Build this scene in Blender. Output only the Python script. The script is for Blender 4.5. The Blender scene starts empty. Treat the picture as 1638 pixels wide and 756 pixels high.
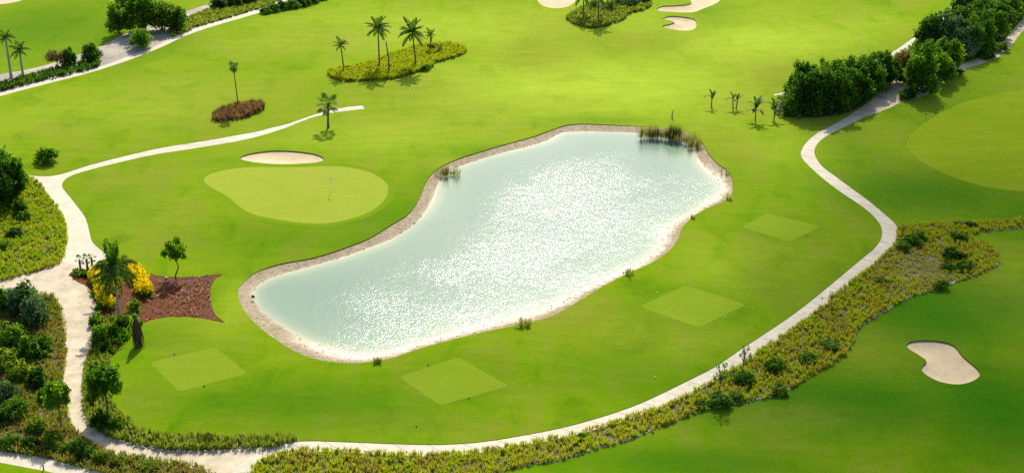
import bpy, math, random
import numpy as np
from mathutils import Vector, Matrix, geometry

# ------------------------------------------------------------------ camera, light, exposure
S = bpy.context.scene
COL = S.collection
W0, H0, F0 = 1638.0, 756.0, 2250.0          # photograph size, focal length in its pixels
PITCH = math.radians(23.5)
CAMH = 80.0
cam_d = bpy.data.cameras.new("camera"); cam = bpy.data.objects.new("camera", cam_d); COL.objects.link(cam)
cam_d.sensor_width = 36.0; cam_d.lens = F0 / W0 * 36.0
cam_d.clip_start = 1.0; cam_d.clip_end = 9000.0
cam.location = (0, 0, CAMH); cam.rotation_euler = (math.pi / 2 - PITCH, 0, 0)
S.camera = cam

SUN_EL, SUN_AZ = math.radians(41), math.radians(3.0)      # ahead of the camera, a little to the right
world = bpy.data.worlds.new("World"); S.world = world; world.use_nodes = True
nt = world.node_tree; nt.nodes.clear()
sky = nt.nodes.new('ShaderNodeTexSky'); sky.sky_type = 'NISHITA'; sky.sun_disc = False
sky.sun_elevation = SUN_EL; sky.sun_rotation = SUN_AZ; sky.dust_density = 2.0
bg = nt.nodes.new('ShaderNodeBackground'); bg.inputs[1].default_value = 0.115
wo = nt.nodes.new('ShaderNodeOutputWorld')
nt.links.new(sky.outputs[0], bg.inputs[0]); nt.links.new(bg.outputs[0], wo.inputs[0])
sun_d = bpy.data.lights.new("sun", 'SUN'); sun_d.energy = 3.9; sun_d.angle = math.radians(0.8); sun_d.color = (1.0, 0.94, 0.82)
sun = bpy.data.objects.new("sun", sun_d); COL.objects.link(sun)
SUNV = Vector((math.cos(SUN_EL) * math.sin(SUN_AZ), math.cos(SUN_EL) * math.cos(SUN_AZ), math.sin(SUN_EL)))
sun.rotation_euler = SUNV.to_track_quat('Z', 'Y').to_euler(); sun.location = (0, 100, 120)
S.view_settings.view_transform = 'Standard'; S.view_settings.look = 'None'
S.view_settings.exposure = 0.70; S.view_settings.gamma = 1.0; S.view_settings.use_curve_mapping = False
S.render.engine = 'CYCLES'
S.cycles.use_denoising = False
S.cycles.max_bounces = 6; S.cycles.transparent_max_bounces = 8
S.cycles.diffuse_bounces = 3; S.cycles.glossy_bounces = 2; S.cycles.transmission_bounces = 4

rng = np.random.default_rng(7)
random.seed(7)

# ------------------------------------------------------------------ pixel of the photograph -> place on the land
cp, sp = math.cos(PITCH), math.sin(PITCH)
POND_C = None
def hland(x, y):
    """gentle rolling of the land (flat round the pond)"""
    x = np.asarray(x, float); y = np.asarray(y, float)
    h = (0.42 * np.sin(x / 21 + .7) * np.sin(y / 27 + 1.1) + 0.30 * np.sin((x + .8 * y) / 15 + 2.0)
         + 0.22 * np.sin((x - 1.3 * y) / 12.5) + 0.8 * np.sin(y / 55 + x / 90 + .5))
    d2 = ((x - 5) / 48) ** 2 + ((y - 190) / 52) ** 2
    h = h * np.clip((d2 - .7) / 1.1, 0, 1)
    far = np.clip((np.hypot(x, y - 220) - 500) / 400, 0, 1)
    return h * (1 - far)
def P(px, py, z=None):
    u = (px - W0 / 2) / F0; v = (H0 / 2 - py) / F0
    dx, dy, dz = u, cp + v * sp, -sp + v * cp
    zz = 0.0 if z is None else z
    for _ in range(1 if z is not None else 6):
        t = (zz - CAMH) / dz
        x, y = dx * t, dy * t
        if z is None: zz = float(hland(x, y))
    return x, y, zz
def height_to(bx, by, ty):
    """height of an upright thing that stands at pixel (bx,by) and reaches row ty"""
    x, y, z = P(bx, by)
    v = (H0 / 2 - ty) / F0
    return CAMH + y * (-sp + v * cp) / (cp + v * sp) - z
def ppm(py):
    return cp * (py - (H0 / 2 - F0 * math.tan(PITCH))) / CAMH       # pixels per metre across, at a row

def catmull(pts, n=4, closed=True):
    pts = np.array(pts, float); N = len(pts); out = []
    rngi = range(N) if closed else range(N - 1)
    for i in rngi:
        if closed: a, b, c, d = pts[i - 1], pts[i], pts[(i + 1) % N], pts[(i + 2) % N]
        else: a, b, c, d = pts[max(i - 1, 0)], pts[i], pts[i + 1], pts[min(i + 2, N - 1)]
        for k in range(n):
            t = k / n
            out.append(.5 * ((2 * b) + (c - a) * t + (2 * a - 5 * b + 4 * c - d) * t * t + (3 * b - a - 3 * c + d) * t ** 3))
    if not closed: out.append(pts[-1])
    return np.array(out)
def unproj(pts, z=None): return np.array([P(x, y, z)[:2] for x, y in pts])
def inside(poly, x, y):
    x = np.asarray(x); y = np.asarray(y); c = np.zeros(x.shape, bool)
    lo, hi = poly.min(0), poly.max(0)
    m = (x >= lo[0]) & (x <= hi[0]) & (y >= lo[1]) & (y <= hi[1])
    xs, ys = x[m], y[m]; cc = np.zeros(xs.shape, bool)
    X1, Y1 = poly[:, 0], poly[:, 1]; X2, Y2 = np.roll(X1, -1), np.roll(Y1, -1)
    for a, b, p, q in zip(X1, Y1, X2, Y2):
        if b == q: continue
        k = ((b > ys) != (q > ys)) & (xs < (p - a) * (ys - b) / (q - b) + a)
        cc ^= k
    c[m] = cc
    return c
def dist_to(poly, x, y, closed=True):
    x = np.asarray(x, float); y = np.asarray(y, float); best = np.full(x.shape, 1e9)
    A = poly; B = np.roll(poly, -1, 0)
    if not closed: A, B = A[:-1], B[:-1]
    for (ax, ay), (bx, by) in zip(A, B):
        vx, vy = bx - ax, by - ay; L = vx * vx + vy * vy + 1e-12
        t = np.clip(((x - ax) * vx + (y - ay) * vy) / L, 0, 1)
        best = np.minimum(best, np.hypot(x - ax - t * vx, y - ay - t * vy))
    return best

# ------------------------------------------------------------------ scene helpers
def tag(o, label=None, cat=None, group=None, kind=None):
    if label: o["label"] = label
    if cat: o["category"] = cat
    if group: o["group"] = group
    if kind: o["kind"] = kind
    return o
def mesh_np(name, V, Fs, mat=None, attrs=None, smooth=False):
    V = np.asarray(V, np.float32)
    if not isinstance(Fs, (list, tuple)): Fs = [Fs]
    Fs = [np.asarray(f, np.int32) for f in Fs if len(f)]
    me = bpy.data.meshes.new(name)
    me.vertices.add(len(V)); me.vertices.foreach_set("co", V.ravel())
    li = np.concatenate([f.ravel() for f in Fs])
    cnt = np.concatenate([np.full(len(f), f.shape[1], np.int32) for f in Fs])
    st = np.concatenate([[0], np.cumsum(cnt)[:-1]]).astype(np.int32)
    me.loops.add(len(li)); me.loops.foreach_set("vertex_index", li)
    me.polygons.add(len(cnt)); me.polygons.foreach_set("loop_start", st)
    if smooth: me.polygons.foreach_set("use_smooth", np.ones(len(cnt), bool))
    for k, a in (attrs or {}).items():
        at = me.attributes.new(k, 'FLOAT', 'POINT'); at.data.foreach_set("value", np.asarray(a, np.float32))
    me.update(calc_edges=True); me.validate()
    if mat: me.materials.append(mat)
    return me
def obj(name, me, parent=None, loc=None, rot=None, scale=None):
    o = bpy.data.objects.new(name, me); COL.objects.link(o)
    if parent is not None: o.parent = parent
    if loc is not None: o.location = loc
    if rot is not None: o.rotation_euler = rot
    if scale is not None: o.scale = scale if hasattr(scale, '__len__') else (scale,) * 3
    return o
def thing(name, label, cat, loc, rz=0, sc=1, group=None):
    o = obj(name, None, None, loc, (0, 0, rz), sc)
    o.empty_display_size = .3
    return tag(o, label, cat, group)
class Geo:
    """collects quads and triangles into one mesh, with a tint value per vertex"""
    def __init__(s): s.V = []; s.Q = []; s.T = []; s.A = []; s.n = 0
    def add(s, V, Q=None, T=None, tint=0.0):
        V = np.asarray(V, float).reshape(-1, 3)
        if Q is not None and len(Q): s.Q.append(np.asarray(Q) + s.n)
        if T is not None and len(T): s.T.append(np.asarray(T) + s.n)
        s.V.append(V); s.A.append(np.full(len(V), tint) if np.isscalar(tint) else np.asarray(tint)); s.n += len(V)
    def mesh(s, name, mat, smooth=False):
        Fs = []
        if s.Q: Fs.append(np.concatenate(s.Q))
        if s.T: Fs.append(np.concatenate(s.T))
        return mesh_np(name, np.concatenate(s.V), Fs, mat, {"tint": np.concatenate(s.A)}, smooth)
    def tube(s, pts, rad, n=7, tint=0.0, cap=True):
        pts = np.asarray(pts, float); m = len(pts); V = []
        for i in range(m):
            d = pts[min(i + 1, m - 1)] - pts[max(i - 1, 0)]; d /= np.linalg.norm(d) + 1e-9
            a = np.cross(d, (0.31, .95, .05)); a /= np.linalg.norm(a); b = np.cross(d, a)
            r = rad[i] if hasattr(rad, '__len__') else rad
            for k in range(n):
                t = 2 * math.pi * k / n; V.append(pts[i] + r * (a * math.cos(t) + b * math.sin(t)))
        Q = [(i * n + k, i * n + (k + 1) % n, (i + 1) * n + (k + 1) % n, (i + 1) * n + k) for i in range(m - 1) for k in range(n)]
        T = []
        if cap:
            V.append(pts[-1]); T = [((m - 1) * n + k, (m - 1) * n + (k + 1) % n, m * n) for k in range(n)]
        s.add(V, Q, T, tint)

# ------------------------------------------------------------------ materials
def new_mat(name):
    m = bpy.data.materials.new(name); m.use_nodes = True
    t = m.node_tree; t.nodes.clear()
    return m, t, t.nodes, t.links
def N(t, typ, **kw):
    n = t.nodes.new(typ)
    for k, v in kw.items():
        if k.startswith('i_'):
            key = k[2:]; key = int(key) if key.isdigit() else key.replace('_', ' ')
            n.inputs[key].default_value = v
        else: setattr(n, k, v)
    return n
def noise(t, scale, detail=4, rough=.55, vec=None, dist=0.0):
    n = N(t, 'ShaderNodeTexNoise'); n.inputs['Scale'].default_value = scale; n.inputs['Detail'].default_value = detail
    n.inputs['Roughness'].default_value = rough; n.inputs['Distortion'].default_value = dist
    if vec is not None: t.links.new(vec, n.inputs['Vector'])
    return n
def ramp(t, src, stops, interp='LINEAR'):
    r = N(t, 'ShaderNodeValToRGB'); r.color_ramp.interpolation = interp
    e = r.color_ramp.elements
    while len(e) > 1: e.remove(e[-1])
    e[0].position = stops[0][0]; e[0].color = tuple(stops[0][1]) + (1,) if len(stops[0][1]) == 3 else stops[0][1]
    for p, c in stops[1:]:
        x = e.new(p); x.color = tuple(c) + (1,)
    if src is not None: t.links.new(src, r.inputs[0])
    return r
def mixc(t, fac, a, b, mode='MIX'):
    m = N(t, 'ShaderNodeMix'); m.data_type = 'RGBA'; m.blend_type = mode
    for sock, v in ((m.inputs[0], fac), (m.inputs[6], a), (m.inputs[7], b)):
        if hasattr(v, 'is_linked') or hasattr(v, 'links'): t.links.new(v, sock)
        elif hasattr(v, '__len__'): sock.default_value = tuple(v) + (1,) if len(v) == 3 else v
        else: sock.default_value = v
    return m.outputs[2]
def mathn(t, op, a, b=0.0, clamp=False):
    m = N(t, 'ShaderNodeMath'); m.operation = op; m.use_clamp = clamp
    for s_, v in ((m.inputs[0], a), (m.inputs[1], b)):
        if hasattr(v, 'links'): t.links.new(v, s_)
        else: s_.default_value = v
    return m.outputs[0]
def worldpos(t):
    return N(t, 'ShaderNodeNewGeometry').outputs['Position']
def principled(t, col, rough=.8, spec=.3, normal=None, sheen=0, sheen_col=None):
    b = N(t, 'ShaderNodeBsdfPrincipled')
    if hasattr(col, 'links'): t.links.new(col, b.inputs['Base Color'])
    else: b.inputs['Base Color'].default_value = tuple(col) + (1,)
    b.inputs['Roughness'].default_value = rough
    b.inputs['Specular IOR Level'].default_value = spec
    if sheen:
        b.inputs['Sheen Weight'].default_value = sheen; b.inputs['Sheen Roughness'].default_value = .38
        b.inputs['Sheen Tint'].default_value = tuple(sheen_col) + (1,)
    if normal is not None: t.links.new(normal, b.inputs['Normal'])
    o = N(t, 'ShaderNodeOutputMaterial'); t.links.new(b.outputs[0], o.inputs[0])
    return b
def bump(t, h, dist, strength=1.0):
    b = N(t, 'ShaderNodeBump'); b.inputs['Strength'].default_value = strength; b.inputs['Distance'].default_value = dist
    t.links.new(h, b.inputs['Height']); return b.outputs[0]
def attr(t, name):
    a = N(t, 'ShaderNodeAttribute'); a.attribute_name = name; return a.outputs['Fac']

def grass_mat(name, base, light, lush, dry, pale=None, sheen=.55, grain=1.0, patches=True, stripe=None):
    m, t, n, l = new_mat(name)
    pos = worldpos(t)
    mp = N(t, 'ShaderNodeMapping'); mp.inputs['Scale'].default_value = (1.0, .55, 1); mp.inputs['Rotation'].default_value = (0, 0, .5)
    l.new(pos, mp.inputs['Vector'])
    big = noise(t, .028, 3, .5, mp.outputs[0]); mid = noise(t, .16, 5, .62, mp.outputs[0], .6); fine = noise(t, 1.1, 5, .7, pos); blade = noise(t, 5.5, 3, .7, pos)
    c = mixc(t, ramp(t, big.outputs[0], [(.35, (0, 0, 0)), (.65, (1, 1, 1))]).outputs[0], base, light)
    c = mixc(t, ramp(t, mid.outputs[0], [(.47, (0, 0, 0)), (.68, (.6, .6, .6))]).outputs[0], c, dry)
    c = mixc(t, ramp(t, mid.outputs[0], [(.30, (.45, .45, .45)), (.47, (0, 0, 0))]).outputs[0], c, lush)
    if patches:
        lu = attr(t, "lush"); dr = attr(t, "dry")
        dn = noise(t, .35, 5, .65, pos)
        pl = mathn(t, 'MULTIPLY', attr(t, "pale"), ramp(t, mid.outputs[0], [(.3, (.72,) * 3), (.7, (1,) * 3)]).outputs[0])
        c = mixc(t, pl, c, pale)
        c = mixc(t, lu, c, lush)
        c = mixc(t, mathn(t, 'MULTIPLY', dr, ramp(t, dn.outputs[0], [(.3, (.45,) * 3), (.65, (1,) * 3)]).outputs[0]), c, dry)
    m2 = N(t, 'ShaderNodeMapping'); m2.inputs['Scale'].default_value = (.16, .5, 1); m2.inputs['Rotation'].default_value = (0, 0, .35); l.new(pos, m2.inputs['Vector'])
    strk = noise(t, 1.0, 4, .6, m2.outputs[0], .3)
    v = mathn(t, 'ADD', mathn(t, 'MULTIPLY', fine.outputs[0], .30 * grain), mathn(t, 'MULTIPLY', blade.outputs[0], .22 * grain))
    v = mathn(t, 'ADD', v, mathn(t, 'MULTIPLY', strk.outputs[0], .42 * grain))
    v = mathn(t, 'ADD', v, 1.0 - .47 * grain)
    hs = N(t, 'ShaderNodeHueSaturation'); l.new(c, hs.inputs['Color']); l.new(v, hs.inputs['Value'])
    nb = bump(t, fine.outputs[0], .10, .5)
    principled(t, hs.outputs[0], .9, 0.0, nb, sheen, (.62, .80, .08))
    return m
M = {}
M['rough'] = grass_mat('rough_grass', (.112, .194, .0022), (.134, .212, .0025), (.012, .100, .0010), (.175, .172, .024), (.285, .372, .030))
M['fairway'] = grass_mat('fairway_grass', (.145, .215, .005), (.155, .222, .005), (.10, .190, .004), (.17, .20, .012), patches=False)
M['tee'] = grass_mat('tee_grass', (.136, .206, .010), (.146, .213, .011), (.122, .197, .009), (.158, .206, .016), grain=.6, patches=False)
M['tee_old'] = grass_mat('old_tee_grass', (.145, .218, .007), (.155, .222, .008), (.130, .21, .006), (.165, .21, .010), grain=.7, patches=False)
M['collar'] = grass_mat('collar_grass', (.100, .190, .004), (.115, .195, .004), (.085, .180, .003), (.14, .18, .01), grain=.6, patches=False)
M['green'] = grass_mat('green_grass', (.225, .275, .030), (.235, .278, .03), (.20, .268, .025), (.255, .266, .042), grain=.45, patches=False)

def speckle_mat(name, cols, scale, scale2, rough=.95, bd=.02, stains=None, lo=.3, hi=.7):
    m, t, n, l = new_mat(name); pos = worldpos(t)
    a = noise(t, scale, 6, .7, pos); b = noise(t, scale2, 4, .6, pos)
    k = len(cols); c = ramp(t, a.outputs[0], [(lo + (hi - lo) * i / (k - 1), cc) for i, cc in enumerate(cols)]).outputs[0]
    v = mathn(t, 'ADD', mathn(t, 'MULTIPLY', b.outputs[0], .5), .75)
    hs = N(t, 'ShaderNodeHueSaturation'); l.new(c, hs.inputs['Color']); l.new(v, hs.inputs['Value'])
    out = hs.outputs[0]
    if stains:
        s = noise(t, stains[1], 4, .6, pos)
        out = mixc(t, ramp(t, s.outputs[0], [(stains[2], (0, 0, 0)), (stains[2] + .16, (.8, .8, .8))]).outputs[0], out, stains[0])
    principled(t, out, rough, .2, bump(t, a.outputs[0], bd))
    return m
M['concrete'] = speckle_mat('path_concrete', [(.45, .40, .295), (.53, .475, .355), (.58, .525, .40)], 1.6, .22, .85, .006, ((.36, .33, .27), .5, .6))
M['dirt'] = speckle_mat('dirt_road', [(.36, .29, .19), (.50, .42, .29), (.58, .51, .37)], .5, .12, .95, .03, ((.33, .27, .18), .3, .6))
M['joint'] = speckle_mat('path_joint', [(.16, .14, .10), (.26, .23, .17)], 2, .4)
M['yard'] = speckle_mat('service_dirt', [(.26, .23, .19), (.36, .32, .26), (.46, .41, .33)], .25, .09, .95, .03, ((.22, .20, .17), .14, .52))
def bank_mat():
    m = speckle_mat('pond_bank', [(.15, .12, .075), (.26, .205, .125), (.33, .265, .165), (.43, .36, .24)], 1.8, .3, .95, .05, ((.36, .27, .17), .4, .58)); t = m.node_tree
    b = [n for n in t.nodes if n.type == 'BSDF_PRINCIPLED'][0]; src = b.inputs['Base Color'].links[0].from_socket
    nz = noise(t, 1.2, 4, .6, worldpos(t)); f = mathn(t, 'MULTIPLY', attr(t, 'pale'), ramp(t, nz.outputs[0], [(.3, (.6,) * 3), (.6, (1,) * 3)]).outputs[0])
    t.links.new(mixc(t, f, src, (.72, .64, .50)), b.inputs['Base Color']); return m
M['sand'] = speckle_mat('bunker_sand', [(.48, .375, .22), (.54, .425, .255), (.58, .46, .285)], .8, .25, .95, .03)
M['bank'] = bank_mat()
M['soil'] = speckle_mat('turf_cut_soil', [(.07, .035, .015), (.13, .065, .03)], 2, .5, .95, .03)
M['native_soil'] = speckle_mat('native_soil', [(.09, .075, .03), (.14, .12, .05), (.20, .17, .09)], 1.2, .3, .95, .05, ((.09, .13, .02), .5, .5))
M['litter'] = speckle_mat('leaf_litter_soil', [(.05, .045, .02), (.10, .085, .04), (.16, .14, .07)], 1.4, .3, .95, .05, ((.06, .10, .01), .4, .55))
M['mulch'] = speckle_mat('red_mulch', [(.022, .008, .003), (.085, .026, .005), (.14, .045, .007), (.17, .07, .02)], 2.4, .3, .95, .08, ((.09, .035, .05), .25, .54))
M['dead_grass_soil'] = speckle_mat('dry_soil', [(.12, .09, .05), (.2, .15, .09)], 1.2, .3)

def leaf_mat(name, stops, trans=.35, island=.35, rough=.55, spec=.25, vscale=.5, tcol=1.3):
    """foliage: colour by a per-clump tint and by each leaf, light passing through the leaf"""
    m, t, n, l = new_mat(name)
    ti = attr(t, "tint"); g = N(t, 'ShaderNodeNewGeometry'); oi = N(t, 'ShaderNodeObjectInfo')
    f = mathn(t, 'ADD', mathn(t, 'MULTIPLY', ti, 1 - island), mathn(t, 'MULTIPLY', g.outputs['Random Per Island'], island))
    f = mathn(t, 'ADD', f, mathn(t, 'MULTIPLY', mathn(t, 'SUBTRACT', oi.outputs['Random'], .5), .3), True)
    c = ramp(t, f, stops).outputs[0]
    b = N(t, 'ShaderNodeBsdfPrincipled'); l.new(c, b.inputs['Base Color']); b.inputs['Roughness'].default_value = rough; b.inputs['Specular IOR Level'].default_value = spec
    tr = N(t, 'ShaderNodeBsdfTranslucent')
    tc = mixc(t, 1.0, c, (tcol * 1.25, tcol * 1.15, tcol * .6), 'MULTIPLY'); l.new(tc, tr.inputs[0])
    mx = N(t, 'ShaderNodeMixShader'); mx.inputs[0].default_value = trans
    l.new(b.outputs[0], mx.inputs[1]); l.new(tr.outputs[0], mx.inputs[2])
    o = N(t, 'ShaderNodeOutputMaterial'); l.new(mx.outputs[0], o.inputs[0])
    return m
M['leaf_dark'] = leaf_mat('dark_leaf', [(0, (.018, .060, .007)), (.45, (.045, .130, .011)), (1, (.13, .26, .018))], .55, .2, spec=.06, tcol=1.5)
M['leaf_mid'] = leaf_mat('mid_leaf', [(0, (.030, .095, .006)), (.5, (.075, .185, .010)), (1, (.18, .32, .02))], .56, .2, spec=.06, tcol=1.5)
M['leaf_light'] = leaf_mat('light_leaf', [(0, (.06, .13, .010)), (.5, (.13, .23, .016)), (1, (.28, .36, .03))], .55, .2, spec=.06)
M['leaf_silver'] = leaf_mat('silver_leaf', [(0, (.03, .09, .02)), (.55, (.075, .16, .045)), (1, (.24, .32, .18))], .35, spec=.15)
M['leaf_olive'] = leaf_mat('olive_leaf', [(0, (.07, .06, .02)), (.5, (.14, .12, .03)), (1, (.22, .19, .05))], .4, spec=.08)
M['palm'] = leaf_mat('palm_frond', [(0, (.025, .065, .008)), (.5, (.055, .125, .012)), (1, (.12, .20, .02))], .42, spec=.10, rough=.5)
M['dead_palm'] = leaf_mat('dead_frond', [(0, (.035, .02, .012)), (.5, (.07, .035, .02)), (1, (.14, .08, .045))], .15)
M['native'] = leaf_mat('native_grass_blades', [(0, (.14, .095, .045)), (.15, (.20, .16, .05)), (.35, (.24, .25, .03)), (.6, (.28, .33, .015)), (.85, (.19, .30, .012)), (1, (.09, .20, .010))], .45, .3, tcol=1.5, spec=.03)
M['native_green'] = leaf_mat('green_strip_blades', [(0, (.09, .12, .02)), (.5, (.17, .25, .025)), (1, (.32, .38, .09))], .42, .35, spec=.03)
M['native_wild'] = leaf_mat('wild_grass_blades', [(0, (.24, .19, .08)), (.3, (.23, .22, .05)), (.6, (.17, .22, .02)), (1, (.07, .16, .012))], .4, .3, spec=.05)
M['dry_grass'] = leaf_mat('brown_grass_blades', [(0, (.10, .055, .03)), (.5, (.24, .15, .08)), (1, (.40, .28, .17))], .35, .5, spec=.03)
M['hedge'] = leaf_mat('hedge_leaf', [(0, (.03, .09, .008)), (.5, (.07, .17, .012)), (1, (.13, .25, .02))], .4, spec=.05)
M['yellow'] = leaf_mat('yellow_blossom', [(0, (.80, .52, .0)), (.5, (.90, .70, .0)), (1, (.95, .82, .01))], .3, .6, tcol=1.0, spec=.02)
M['bedding'] = leaf_mat('bedding_leaves', [(0, (.16, .05, .05)), (.3, (.30, .08, .05)), (.5, (.40, .17, .09)), (.7, (.50, .36, .24)), (1, (.68, .60, .46))], .15, .7, spec=.03)
M['reed'] = leaf_mat('reed_blades', [(0, (.26, .20, .08)), (.5, (.19, .22, .05)), (1, (.08, .17, .02))], .4, .4, spec=.03)
M['cream'] = leaf_mat('cream_blossom', [(0, (.5, .42, .2)), (1, (.8, .75, .55))], .2, .5, tcol=1.0)
def plain_mat(name, a, b, sc=6, rough=.85):
    m, t, n, l = new_mat(name)
    tc = N(t, 'ShaderNodeTexCoord'); x = noise(t, sc, 4, .6, tc.outputs['Object'])
    principled(t, ramp(t, x.outputs[0], [(.3, a), (.7, b)]).outputs[0], rough, .3, bump(t, x.outputs[0], .02)); return m
M['bark'] = plain_mat('bark', (.09, .065, .045), (.17, .13, .09))
M['palm_bark'] = plain_mat('palm_bark', (.12, .095, .065), (.22, .18, .13))
M['pale_bark'] = plain_mat('pale_palm_bark', (.27, .25, .20), (.38, .35, .29))
M['stone'] = plain_mat('edging_stone', (.36, .30, .20), (.60, .52, .38), 3)
M['dark_stone'] = plain_mat('dark_bank_stone', (.08, .07, .05), (.2, .17, .13), 3)
M['white_paint'] = plain_mat('white_paint', (.74, .74, .70), (.8, .8, .77), 8, .5)
M['dark_paint'] = plain_mat('dark_paint', (.02, .03, .03), (.04, .05, .05), 8, .5)
M['blue_paint'] = plain_mat('dark_post', (.015, .02, .025), (.03, .035, .04), 8, .5)

def water_mat():
    m, t, n, l = new_mat('pond_water'); pos = worldpos(t)
    sh = attr(t, "shore"); wi = attr(t, "wind")
    cl = noise(t, .05, 3, .5, pos)
    c = ramp(t, sh, [(0, (.50, .44, .30)), (.10, (.27, .32, .19)), (.30, (.150, .240, .140)), (1, (.098, .185, .118))]).outputs[0]
    c = mixc(t, ramp(t, cl.outputs[0], [(.4, (0, 0, 0)), (.62, (.5,) * 3)]).outputs[0], c, (.118, .200, .138))
    mp = N(t, 'ShaderNodeMapping'); mp.inputs['Scale'].default_value = (1.0, .62, 1.0); mp.inputs['Rotation'].default_value = (0, 0, .25)
    l.new(pos, mp.inputs['Vector'])
    n1 = noise(t, 6.2, 2, .6, mp.outputs[0], .4); n2 = noise(t, 1.1, 2, .5, mp.outputs[0])
    hgt = mathn(t, 'ADD', n1.outputs[0], mathn(t, 'MULTIPLY', n2.outputs[0], 1.2))
    gust = noise(t, .07, 3, .6, pos)
    st = mathn(t, 'MULTIPLY', wi, ramp(t, gust.outputs[0], [(.32, (.55,) * 3), (.6, (1,) * 3)]).outputs[0])
    b = N(t, 'ShaderNodeBump'); b.inputs['Distance'].default_value = .080; l.new(hgt, b.inputs['Height']); l.new(st, b.inputs['Strength'])
    p = principled(t, c, .19, .5, b.outputs[0]); p.inputs['IOR'].default_value = 1.333
    return m
M['water'] = water_mat()

# ------------------------------------------------------------------ outlines, traced on the photograph and laid on the land
L_, R_ = -260, 1900
pond_out = [(381,462),(384,457),(406,437),(447,422),(496,413),(531,403),(560,393),(592,380),(623,361),(652,343),(666,325),(673,312),(682,290),(697,272),(730,255),(800,233),(844,221),(879,209),(902,201),(925,198),(963,199),(1024,202),(1060,204),(1091,208),(1108,218),(1123,228),(1132,244),(1146,260),(1164,273),(1171,288),(1171,308),(1161,320),(1129,334),(1108,347),(1091,364),(1085,381),(1071,400),(1042,420),(1013,433),(984,447),(955,463),(926,481),(891,501),(853,514),(809,523),(786,528),(729,541),(671,557),(627,572),(584,579),(552,580),(511,575),(482,566),(453,550),(424,530),(400,508),(386,488),(381,470)]
pond_in = [(406,473),(406,466),(418,453),(444,441),(482,431),(511,422),(543,413),(584,399),(630,381),(664,358),(687,328),(698,302),(708,286),(724,272),(760,258),(800,246),(844,235),(876,225),(896,214),(916,211),(963,211),(1018,213),(1062,220),(1097,230),(1111,244),(1119,258),(1135,276),(1152,292),(1154,305),(1140,320),(1108,339),(1079,355),(1062,372),(1051,399),(1030,417),(995,434),(955,453),(920,470),(882,489),(838,503),(803,512),(780,518),(729,533),(671,549),(633,561),(584,568),(552,564),(520,553),(491,543),(461,527),(432,506),(412,488)]
path_a = [(1361,183),(1337,197),(1308,212),(1290,227),(1281,243),(1284,254),(1296,267),(1316,285),(1345,307),(1375,327),(1395,343),(1408,359),(1411,372),(1408,384),(1398,397),(1386,407),(1351,436),(1316,465),(1273,499),(1229,529),(1200,548),(1183,559),(1143,586),(1094,611),(1051,632),(1009,650),(951,669),(894,684),(837,695),(790,703),(743,708),(691,710),(613,708),(536,705),(497,704),(466,706),(432,716),(403,726),(385,739),(374,750),(362,772)]
path_b = [(1383,187),(1357,200),(1328,214),(1311,226),(1303,239),(1305,251),(1316,266),(1337,282),(1363,301),(1389,320),(1412,339),(1430,355),(1437,369),(1436,384),(1427,397),(1415,408),(1392,430),(1357,456),(1325,485),(1287,515),(1244,544),(1217,562),(1190,583),(1151,604),(1103,631),(1066,648),(1023,664),(980,678),(923,694),(880,703),(823,714),(780,721),(743,726),(691,729),(639,727),(561,723),(510,721),(470,723),(432,733),(413,745),(405,756),(400,775)]
mid_a = [(580,168),(545,172),(505,182),(458,198),(429,205),(410,210),(320,226),(262,235),(204,248),(145,263),(111,274),(87,280),(64,281),(44,279)]
mid_b = [(584,174),(557,177),(528,181),(496,189),(458,204),(417,217),(378,226),(306,238),(247,247),(189,260),(145,271),(116,280),(102,289),(100,299),(111,313),(125,331),(137,348),(143,369),(148,386),(163,400),(178,411)]
mid_c = [(150,422),(120,424),(99,415),(103,401),(106,378),(103,357),(93,337),(76,316),(61,293),(44,284)]
dirt = [(L_,470),(-70,456),(0,448),(29,441),(58,434),(87,424),(99,413),(150,418),(178,409),(172,424),(140,430),(116,434),(112,440),(125,451),(140,458),(151,476),(157,496),(146,520),(151,537),(146,549),(146,566),(140,584),(137,626),(139,663),(154,683),(177,699),(214,709),(257,717),(314,719),(400,716),(440,712),(415,730),(390,750),(378,775),(345,775),(329,754),(300,746),(257,737),(209,731),(171,723),(143,709),(126,697),(111,680),(103,654),(101,600),(102,555),(99,520),(95,496),(87,482),(79,475),(61,470),(30,468),(0,478),(-70,490),(L_,505)]
low_path = [(L_,672),(-70,706),(0,720),(57,728),(114,742),(169,756),(215,776),(130,776),(91,757),(43,747),(0,739),(-70,727),(L_,693)]
up_path = [(L_,205),(-70,166),(0,147),(58,132),(116,119),(163,105),(204,90),(247,74),(276,59),(306,47),(349,33),(407,16),(440,4),(485,-18),(530,-45),(555,-45),(510,-18),(460,3),(425,16),(410,22),(335,44),(291,60),(262,74),(204,97),(145,116),(87,131),(29,146),(0,154),(-70,174),(L_,216)]
yard = [(L_,182),(-70,138),(0,119),(44,111),(87,100),(125,87),(163,73),(192,58),(212,50),(240,38),(262,28),(306,15),(338,5),(380,-10),(440,-30),(470,-30),(400,-5),(345,12),(310,26),(285,34),(272,48),(276,59),(247,74),(204,90),(163,105),(116,119),(58,132),(0,147),(-70,166),(L_,205)]
corner_sand = [(-120,-30),(60,-30),(40,-3),(22,4),(0,7),(-60,14),(-120,20)]
belt_road = [(1361,183),(1372,176),(1386,166),(1404,150),(1412,138),(1424,129),(1441,127),(1456,136),(1480,120),(1503,108),(1523,107),(1540,102),(1569,93),(1595,79),(1610,61),(1627,41),(1638,30),(1700,-10),(1722,-10),(1660,30),(1638,48),(1627,61),(1610,83),(1584,97),(1549,109),(1531,117),(1510,133),(1491,147),(1467,157),(1441,164),(1424,172),(1383,187)]
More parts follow.
